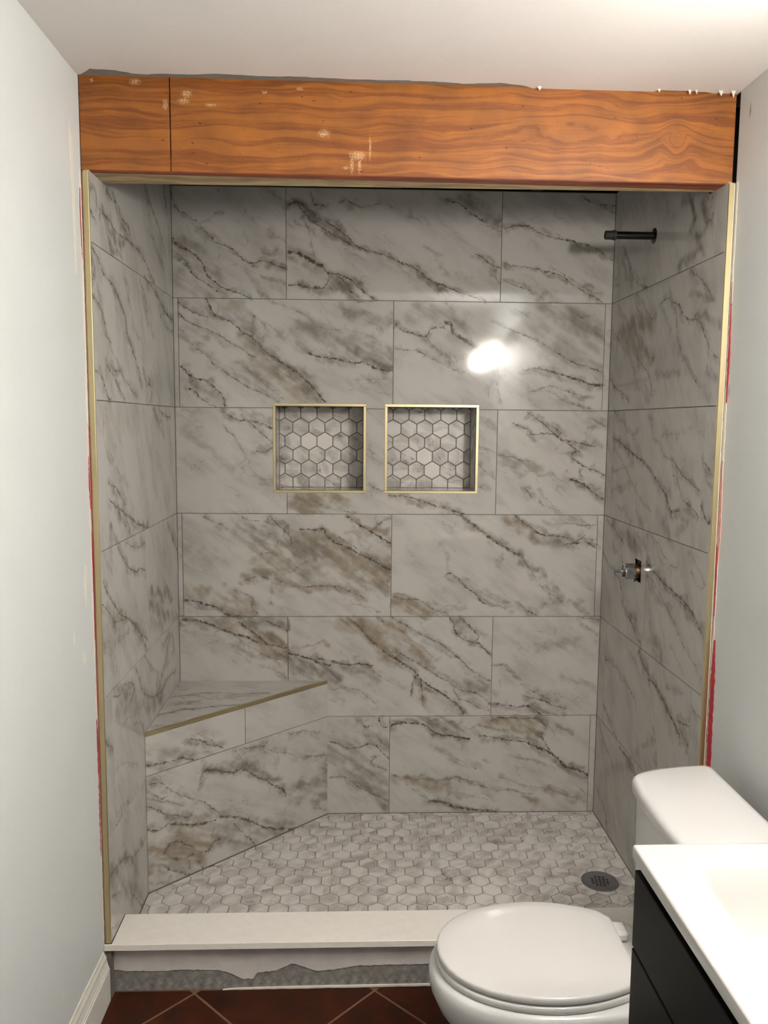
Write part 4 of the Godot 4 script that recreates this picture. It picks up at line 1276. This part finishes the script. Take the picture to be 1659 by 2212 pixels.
		[1,364,15,35,981,98,951,156,921],
		[0,12,40,692,867,726,862,751,870],
		[0,19,40,613,781,672,771,712,751],
		[0,43,65,995,1100,1022,1081,1058,1053,1088,1031,1118,1011,1149,989,1179,971,1204,961],
		[1,109,45,997,1098,1058,1053,1118,1009,1169,974],
		[1,200,50,1204,959,1240,928,1271,898,1298,863,1334,832,1365,797],
		[0,19,50,1215,954,1246,908,1283,853,1319,822,1360,792],
		[0,31,75,1186,1101,1216,1079,1247,1057,1282,1037,1328,1029,1378,1022],
		[2,145,50,1156,1099,1186,1074,1217,1054,1247,1034],
		[1,236,40,1247,1034,1298,1014,1354,997,1389,999],
		[0,25,80,1359,997,1389,1004,1429,1005,1449,1005,1480,987],
		[0,19,70,1389,1002,1418,1015,1438,1032],
		[0,12,50,1433,1020,1480,1017],
		[0,19,50,1326,1074,1376,1077,1427,1067,1477,1070],
		[0,12,50,1390,1102,1421,1082,1446,1075],
		[1,164,30,1291,1079,1361,1089,1421,1085],
		[0,31,60,946,888,961,895,991,873,1022,842,1053,817,1073,792,1104,774],
		[0,16,50,1104,774,1144,776,1180,746],
		[1,145,30,961,883,1022,857,1092,827,1168,797],
		[0,19,50,1204,789,1235,766,1271,743],
		[0,12,30,925,993,945,953,953,908],
		[0,19,55,758,809,798,799,843,797,878,781,913,758,954,748],
		[2,236,70,758,781,803,776,843,764,883,748],
		[2,91,40,758,817,793,812],
		[0,12,35,933,771,968,776,1023,766],
		[0,19,40,1290,764,1302,787],
		[0,12,40,1390,802,1437,771,1468,743],
		[0,12,40,1120,933,1140,951],
		[0,43,80,12,728,65,723,109,711,148,693,177,680,207,670,241,662,271,647],
		[1,182,45,12,726,79,718,138,700],
		[2,236,60,153,726,202,716,241,695,276,670,310,639,350,624,382,614],
		[0,31,70,212,716,251,685,290,655,320,634,379,624],
		[0,25,60,296,726,330,710,350,705,382,685],
		[1,273,45,261,731,311,721,360,705,382,695],
		[2,182,45,271,644,310,609,349,583,382,578],
		[0,19,50,290,604,335,586,382,575],
		[0,12,40,167,670,211,639,260,599],
		[0,12,45,275,558,319,547,349,534,376,511],
		[1,127,30,191,640,260,609,300,588],
		[0,9,30,201,604,250,573],
		[0,9,30,93,650,122,635],
		[1,127,15,10,685,54,670],
		[0,37,80,388,603,429,596,464,583,494,567,534,560],
		[0,25,80,491,583,539,575,594,562,639,563,684,554],
		[1,364,55,389,588,439,568,499,542,564,521],
		[1,273,30,549,552,639,546],
		[2,73,40,399,629,439,639,479,637,529,634],
		[2,27,35,389,619,449,603,479,619],
		[0,12,40,389,557,429,526,469,511],
		[2,364,55,613,726,658,690,698,644,739,608,774,577],
		[0,31,60,593,733,633,705,663,669,698,634,734,605,774,577],
		[0,25,50,703,735,728,718],
		[1,273,25,539,480,599,469,674,453],
		[0,16,45,539,469,579,477,629,469,659,448,695,417],
		[0,19,40,689,536,729,510,770,484],
		[1,182,30,649,541,699,520],
		[0,12,35,534,428,579,417],
		[0,37,80,745,598,775,577,811,556,841,530,872,494,903,476,933,452,969,431,1000,410,1018,375],
		[2,218,50,754,705,794,664,845,613,896,561],
		[0,16,45,779,695,820,659,860,628,891,597,921,577],
		[0,25,50,765,623,800,592,846,566,886,541,927,515,973,488,1019,462,1060,457,1096,431,1116,412],
		[3,37,50,744,736,784,715,829,690,875,664,920,641,961,613,997,582,1028,551,1058,530,1110,498],
		[3,218,35,875,644,915,623,972,582],
		[0,25,80,959,733,974,715,980,690,1000,664,1031,648,1066,636,1097,612,1112,592],
		[0,25,75,994,736,1025,710,1050,684,1066,664,1056,648],
		[1,236,40,984,715,1015,679,1046,654],
		[0,12,50,1045,700,1070,679,1091,671],
		[0,19,60,841,520,829,484,827,447],
		[0,19,60,844,515,864,484,865,426],
		[2,164,50,841,515,867,468,863,426],
		[0,12,30,746,505,791,474,837,437,894,385],
		[0,19,50,979,468,999,436,1035,421,1076,399,1115,386],
		[0,16,40,1018,530,1059,509,1110,472],
		[1,273,30,1029,499,1091,452],
		[0,25,75,1121,415,1153,410,1183,407,1214,399,1245,404,1276,393,1302,372],
		[1,200,50,1214,399,1265,399,1322,383,1384,372],
		[0,25,65,1239,443,1280,433,1311,425,1342,409,1378,398],
		[0,16,50,1258,467,1295,446,1346,424],
		[0,12,50,1120,558,1149,561,1180,548,1211,514],
		[0,12,30,1217,485,1263,482,1305,456],
		[0,12,30,1369,518,1421,497,1499,476],
		[0,19,50,1433,733,1469,730,1500,725],
		[0,12,40,1444,707,1470,692,1499,684],
		[1,182,20,1279,617,1350,638,1441,648],
		[0,9,40,1145,501,1154,477],
		[0,12,30,1122,462,1152,446],
		[0,31,55,531,274,564,267,601,248,638,251,675,267,706,251,725,231,750,205],
		[0,19,60,644,360,656,331,687,337],
		[0,19,60,711,363,718,337,742,327],
		[0,19,60,699,295,718,276,712,257],
		[0,19,70,681,215,700,218,682,193,707,180,744,166],
		[1,554,40,533,252,589,232,644,187,701,141,751,108],
		[0,25,55,531,142,583,142,614,122,651,96,695,76,745,49],
		[1,222,45,614,122,657,102,701,76,739,17],
		[1,444,30,693,302,743,250],
		[0,37,85,757,337,798,343,841,343,879,333,904,314,935,301,985,291,1041,282],
		[1,288,40,866,352,940,339,1009,319,1084,300],
		[0,25,85,1078,293,1116,290,1160,280,1197,273,1235,273,1273,257,1311,234],
		[2,55,55,890,365,965,345,1034,332,1090,329,1140,319,1184,299,1235,276],
		[0,43,85,1273,260,1324,234,1369,201,1402,174,1446,158,1490,138],
		[0,25,80,1304,289,1323,259,1349,227,1382,194],
		[2,399,60,1127,354,1189,347,1252,344,1296,343],
		[2,222,50,1209,325,1259,312,1297,305],
		[0,25,60,1114,348,1151,363,1208,360,1258,357,1295,356,1321,324,1303,298],
		[1,177,50,1241,279,1291,273,1324,240],
		[2,67,50,763,144,800,137,844,127,881,133,925,123,963,129,1013,119,1044,115],
		[0,12,50,763,146,800,139,844,129,881,135,925,125,963,131,1013,121,1044,117],
		[2,200,50,763,140,838,120,919,107,957,110],
		[0,19,40,1044,112,1095,102,1152,85,1190,88,1234,78,1278,71],
		[0,19,45,813,107,851,81,882,61,908,41],
		[0,56,70,895,45,945,41,990,24,1034,17,1078,10,1147,2],
		[0,12,40,957,93,970,77,958,61],
		[0,12,40,970,77,1039,73,1071,60,1134,46],
		[2,155,50,1247,58,1273,45,1286,12],
		[0,19,40,1157,137,1227,111,1278,97,1341,87,1405,63,1494,36],
		[2,155,40,1341,77,1424,70,1493,56],
		[0,16,40,923,243,986,210,1037,187,1072,164],
		[0,16,40,1180,225,1230,208,1300,195,1358,168],
		[0,12,35,1004,271,1023,248],
		[0,12,35,1086,203,1118,190],
		[1,111,30,1365,324,1429,304],
		[0,12,40,1421,155,1460,128,1491,108],
	]

func veins_left() -> Array:
	return [
		[0,31,60,811,1936,760,1928,706,1923,650,1908,546,1911,455,1909,384,1896,321,1876,256,1848],
		[1,198,50,803,1930,734,1916,670,1898,590,1896],
		[1,158,45,727,1998,672,1980,624,1970,595,1949,545,1923],
		[0,25,60,727,1998,691,1983,633,1982,594,1958,542,1947,522,1928],
		[0,19,65,345,2113,302,2080,237,2054,182,2031,141,1992,98,1959],
		[0,19,70,93,2183,82,2138,38,2092],
		[1,79,35,311,1988,245,1966,161,1940,132,1921],
		[1,92,40,720,1873,674,1856,604,1856],
		[0,25,50,878,1921,847,1907,823,1900],
		[1,79,40,873,1967,825,1963,820,1934],
		[0,43,60,855,1829,814,1814,774,1783,711,1772,655,1750,616,1724,588,1693,579,1668,539,1630,496,1600,463,1565,431,1516],
		[2,106,40,664,1757,607,1717,568,1672,507,1609,442,1535],
		[0,19,65,871,1823,858,1790,845,1760,870,1753],
		[0,25,65,873,1727,841,1709,800,1694,768,1660,761,1637,725,1621],
		[0,16,50,813,1739,798,1712,792,1692],
		[1,106,40,745,1614,681,1580,653,1554],
		[0,25,65,768,1563,714,1539,667,1513,608,1477],
		[0,25,60,731,1565,693,1551,653,1554,613,1538,571,1520,482,1489],
		[0,31,65,857,1543,815,1533,791,1513,766,1486,734,1478],
		[0,16,40,577,1803,538,1756,499,1686,419,1648],
		[0,50,70,363,1843,285,1830,216,1811,144,1786,67,1768,1,1766],
		[0,19,55,439,1833,380,1795,347,1736],
		[1,198,25,395,1777,349,1720,271,1679],
		[0,19,50,177,1761,103,1732,5,1724],
		[0,31,55,408,1562,366,1536,299,1522,344,1480],
		[1,106,40,408,1559,367,1519,371,1480],
		[1,119,45,301,1460,218,1433,175,1401],
		[0,25,60,230,1465,156,1441,60,1434,-6,1408],
		[0,19,50,289,1443,234,1416,163,1369],
		[0,12,35,778,1336,733,1309,676,1285,617,1239,544,1177],
		[0,31,50,780,1269,719,1253,681,1230,631,1198],
		[0,37,65,779,1224,704,1200,633,1174,569,1152,501,1128,401,1108],
		[1,132,45,771,1212,685,1183,626,1137],
		[0,25,60,695,1184,657,1153,606,1119],
		[1,132,50,777,1151,750,1127,762,1109],
		[0,25,50,744,1138,717,1114],
		[1,92,40,524,1140,478,1112],
		[1,53,40,828,1465,814,1430,796,1381],
		[0,12,40,852,1400,794,1359],
		[0,37,65,709,1095,676,1063,636,1035,582,1010,537,998,500,1000,414,971],
		[0,25,50,630,1095,576,1078,531,1064,457,1066,413,1056],
		[1,106,35,705,1080,667,1046,615,1019],
		[0,25,65,843,1030,810,995,766,956,720,922,628,883],
		[0,25,60,857,974,797,937,761,906,753,892],
		[0,19,60,762,894,732,904,628,883],
		[0,37,65,628,883,574,853,517,816,445,780],
		[1,106,40,596,868,516,832,444,783],
		[1,198,50,380,908,283,880,161,858,98,826],
		[1,198,40,397,870,288,828,199,789,35,749],
		[1,198,35,375,810,233,767],
		[0,31,60,140,1090,79,1033,14,981,-33,894],
		[1,106,45,108,1082,29,1010,-18,936],
		[1,92,30,846,1099,795,1057,768,1041],
		[0,31,60,603,871,526,825,479,776,438,739],
		[0,19,40,855,856,794,823,772,775],
		[0,12,35,777,866,680,853,559,834],
		[0,31,60,791,717,723,702,678,716,619,697,590,670,624,646],
		[0,31,60,569,725,539,684,509,643,424,590,310,561,226,563,180,575,65,560],
		[1,218,45,476,618,388,568,270,542],
		[1,182,40,777,724,607,658,528,621],
		[0,19,50,466,731,397,682,324,625,338,590],
		[1,182,45,256,695,147,696,264,606,309,571],
		[0,19,40,122,711,80,657,198,622],
		[1,218,30,754,671,563,611,352,545],
		[1,73,30,717,615,613,598,486,508],
		[0,12,35,796,526,699,501,578,444],
		[1,145,35,794,400,752,392,679,383],
		[0,25,50,796,372,711,372],
		[0,25,60,864,628,804,583],
		[1,182,50,533,198,586,185,723,238,820,264,866,270],
		[0,25,50,506,199,551,185,634,202,751,250,860,270],
		[1,273,35,603,180,625,119,566,27],
		[0,25,50,673,116,615,52,568,9,549,17],
		[0,25,50,852,207,800,192,774,168],
		[1,273,35,848,251,730,163,659,98],
		[0,19,40,873,133,808,103],
	]

func veins_right() -> Array:
	return [
		[1,191,50,594,2031,647,2001,664,1972,648,1935],
		[1,191,40,740,1993,723,1976,741,1935,678,1912,715,1882],
		[1,191,45,586,1858,628,1867,690,1868,741,1877],
		[0,25,45,778,1990,763,1963,784,1940,741,1935],
		[0,25,65,94,2015,142,1968,178,1927,212,1894,255,1867,334,1841],
		[0,16,50,98,1983,124,1944,184,1879],
		[1,127,35,100,1962,150,1905,206,1862],
		[0,19,50,31,1983,59,1942,28,1916],
		[0,16,50,25,1895,77,1885],
		[0,12,30,302,1872,330,1869],
		[0,25,60,440,1775,471,1780,511,1783,552,1765,599,1747,624,1724,676,1703,724,1697],
		[0,19,50,552,1762,571,1737,582,1709,586,1671,605,1643,646,1605,678,1575,708,1548,758,1523],
		[1,102,35,587,1662,661,1593,722,1547],
		[1,102,45,703,1703,742,1708,788,1695,854,1674],
		[0,31,65,731,1694,760,1666,782,1642,797,1620,800,1598],
		[0,19,50,811,1613,831,1596,853,1589],
		[0,19,50,660,1833,704,1812,746,1788,800,1751],
		[1,127,40,681,1774,737,1752,801,1748],
		[1,76,30,457,1761,494,1726,539,1685],
		[0,19,45,790,1578,806,1548,850,1532],
		[0,12,35,772,1514,812,1494],
		[2,254,65,180,1744,230,1748,318,1741,413,1705],
		[2,254,55,95,1740,186,1696,291,1653,404,1630],
		[0,25,55,73,1827,122,1786,168,1759],
		[0,25,50,250,1832,243,1807,276,1772],
		[0,25,50,250,1832,311,1797,381,1746,424,1753],
		[0,25,50,229,1762,205,1711,178,1676,215,1625,261,1582],
		[0,19,50,14,1749,88,1705,169,1660],
		[0,25,50,253,1642,335,1603,394,1564,421,1525],
		[1,165,40,243,1724,309,1664,367,1640],
		[0,19,50,346,1661,368,1633,419,1620],
		[0,31,60,-2,1590,61,1554,131,1533,209,1506],
		[0,19,50,351,1551,390,1523,419,1510],
		[1,152,30,242,1573,306,1533,384,1498],
		[1,127,25,446,1571,544,1571,620,1575],
		[0,43,75,50,1384,127,1370,211,1349,290,1329,374,1311,427,1292,471,1271,514,1250,547,1232],
		[1,84,40,221,1346,346,1319,454,1275],
		[0,50,75,547,1232,572,1214,589,1193,612,1184,661,1195],
		[0,25,60,605,1186,607,1167],
		[0,19,50,399,1457,428,1424,441,1386,491,1375,526,1344,558,1331,595,1330],
		[0,25,60,595,1330,640,1307,684,1287,732,1272,784,1260],
		[0,25,55,595,1324,607,1291,645,1268,662,1245,684,1225],
		[0,31,65,678,1219,726,1213,759,1203,787,1185],
		[1,155,30,601,1279,633,1248],
		[1,155,40,686,1211,741,1198,787,1180],
		[0,19,45,61,1471,149,1444,203,1414,254,1395,318,1405],
		[0,19,45,254,1395,266,1376],
		[0,12,30,449,1386,557,1399,643,1400,714,1417],
		[0,19,45,54,1347,155,1310,252,1256,322,1216,389,1185,451,1167],
		[0,19,40,54,1257,208,1289,274,1306],
		[0,19,40,73,1199,176,1224,281,1248],
		[1,120,30,133,1146,217,1138,279,1112],
		[0,16,40,320,1159,379,1121],
		[1,239,30,515,1174,550,1142,598,1117],
		[1,179,35,677,1177,719,1163,655,1125],
		[0,25,40,8,1357,47,1316],
		[0,25,55,797,1331,831,1320,856,1301],
		[0,19,50,819,1319,822,1294,848,1268],
		[0,37,70,797,1225,815,1201,841,1184,856,1183],
		[1,239,45,98,1080,205,1070,286,1051,353,1039],
		[0,37,60,41,1090,110,1074,166,1054,220,1035],
		[0,25,55,-10,982,58,950,128,924,184,907,219,873,244,838,286,820,371,815],
		[0,19,40,329,1086,377,1068,414,1048],
		[0,19,45,117,1013,185,985,258,968],
		[0,37,75,427,1016,471,999,530,986,593,972,660,963,724,951,772,938,813,913],
		[1,72,40,522,987,616,971,703,955],
		[0,19,50,434,1097,493,1088,552,1061,593,1041,623,1032,673,1035],
		[0,19,50,624,1029,626,1010],
		[0,16,40,513,1058,563,1033,610,1018],
		[0,19,45,441,972,510,955,560,933,609,902,670,880],
		[0,16,40,741,1091,795,1063,843,1019],
		[0,16,40,760,1038,801,1013,838,1010],
		[1,143,30,432,974,495,940,578,913],
		[0,25,60,242,835,298,808,364,777,409,751],
		[0,25,50,599,912,651,886,711,846,768,818,820,801],
		[0,37,65,700,944,771,933,815,912,854,888],
		[1,157,35,486,817,564,786,619,751],
		[0,19,40,478,787,525,760,589,750],
		[1,157,35,360,806,413,765],
		[0,16,40,641,808,710,783,749,758],
		[0,25,50,79,604,188,608,271,598,338,580,377,567],
		[0,50,65,401,720,445,691,515,668,581,649,634,629,685,605,734,586,737,558],
		[0,31,60,471,662,558,662,612,641,665,613,724,594],
		[1,157,45,457,686,569,657,664,617],
		[0,31,55,711,619,798,633],
		[0,31,50,732,601,778,586,801,573],
		[1,157,40,738,625,776,603,782,558],
		[0,19,45,324,694,376,674],
		[0,19,45,542,531,568,497,586,432],
		[0,19,45,61,439,126,414,188,385,231,379],
		[0,16,40,627,681,683,696,747,702],
		[1,157,20,400,381,485,459,556,504],
		[0,19,50,814,679,859,681],
		[0,37,60,261,355,328,351,392,343,427,311],
		[1,157,40,303,345,380,342,426,319],
		[0,19,45,38,118,105,86,158,33,190,12],
		[0,16,35,42,344,125,299,203,260],
		[0,31,50,444,198,468,167],
	]

func veins_bench_top() -> Array:
	return [
		[0,19,60,7,251,41,235,85,224,121,190,175,185,231,168,288,157],
		[0,25,75,1,337,28,327,72,291,116,286,165,264,250,249],
		[1,120,40,11,183,70,148,127,137,207,138,326,133],
		[0,12,40,40,195,93,167,170,156,327,145],
		[0,12,30,19,428,56,438],
		[0,12,30,13,105,43,93],
		[0,9,30,121,-16,193,-9],
	]

func veins_bench_face() -> Array:
	return [
		[0,31,60,155,443,189,428,218,406,244,397,275,376],
		[0,19,40,176,454,206,435,231,412],
		[0,31,60,2,402,36,394,68,395,96,389,121,393,150,380,179,360,200,357],
		[1,102,40,126,427,167,419],
		[1,102,40,154,381,205,381,244,374],
		[0,16,40,218,393,222,368],
		[1,219,20,18,439,97,416],
		[0,37,70,204,324,243,313,274,300,310,287,342,285,375,266,408,240,447,211,482,183,512,161,527,134],
		[1,189,50,221,330,288,313,347,299,385,272,443,237,492,201],
		[0,19,50,320,355,343,325,366,294],
		[0,25,50,204,347,195,322,186,287],
		[0,25,60,357,355,395,346,434,339,453,354],
		[0,16,45,448,326,488,302,534,289,575,256],
		[0,25,55,618,250,661,239,721,223],
		[0,9,30,483,287,487,244,497,203],
		[1,364,50,720,186,711,122,650,133,606,130,543,138],
		[1,292,45,717,143,717,71,650,85],
		[0,19,45,644,52,683,34,717,11],
		[0,19,40,498,362,555,351,618,342,678,323],
		[0,25,50,4,345,47,335,70,309,106,282,147,253,185,233,219,202,258,164],
		[0,25,50,0,321,23,306,46,287,70,285],
		[0,25,45,0,299,53,275,89,258,126,237],
		[0,31,55,-1,277,33,252,60,232,92,217,133,197,154,201],
		[1,146,40,92,215,146,200,201,169,254,158],
		[0,37,65,0,199,39,189,64,195,100,186,145,165,201,153,240,147],
		[2,437,65,3,139,50,117,102,93,144,85,199,71,235,82],
		[2,292,50,83,150,145,131,200,114,226,120],
		[0,25,60,49,106,74,130,103,127,144,100,160,70,122,62,81,82],
		[0,31,55,186,61,212,58,230,79,257,77],
		[0,19,55,236,137,228,92,221,63],
		[0,43,65,258,153,308,135,354,110,402,77,441,50,501,24,601,-10],
		[1,292,40,331,115,402,73,501,28],
		[0,25,60,312,113,330,82,354,57,377,32,406,-8],
		[1,364,40,253,119,289,77,344,28,391,-11],
		[0,31,50,41,79,76,46,121,16,150,-2,185,-12,189,4,164,46],
		[0,31,40,143,54,142,23],
		[2,117,40,1,72,29,80,41,86],
		[1,58,25,8,32,67,15,129,-3],
	]
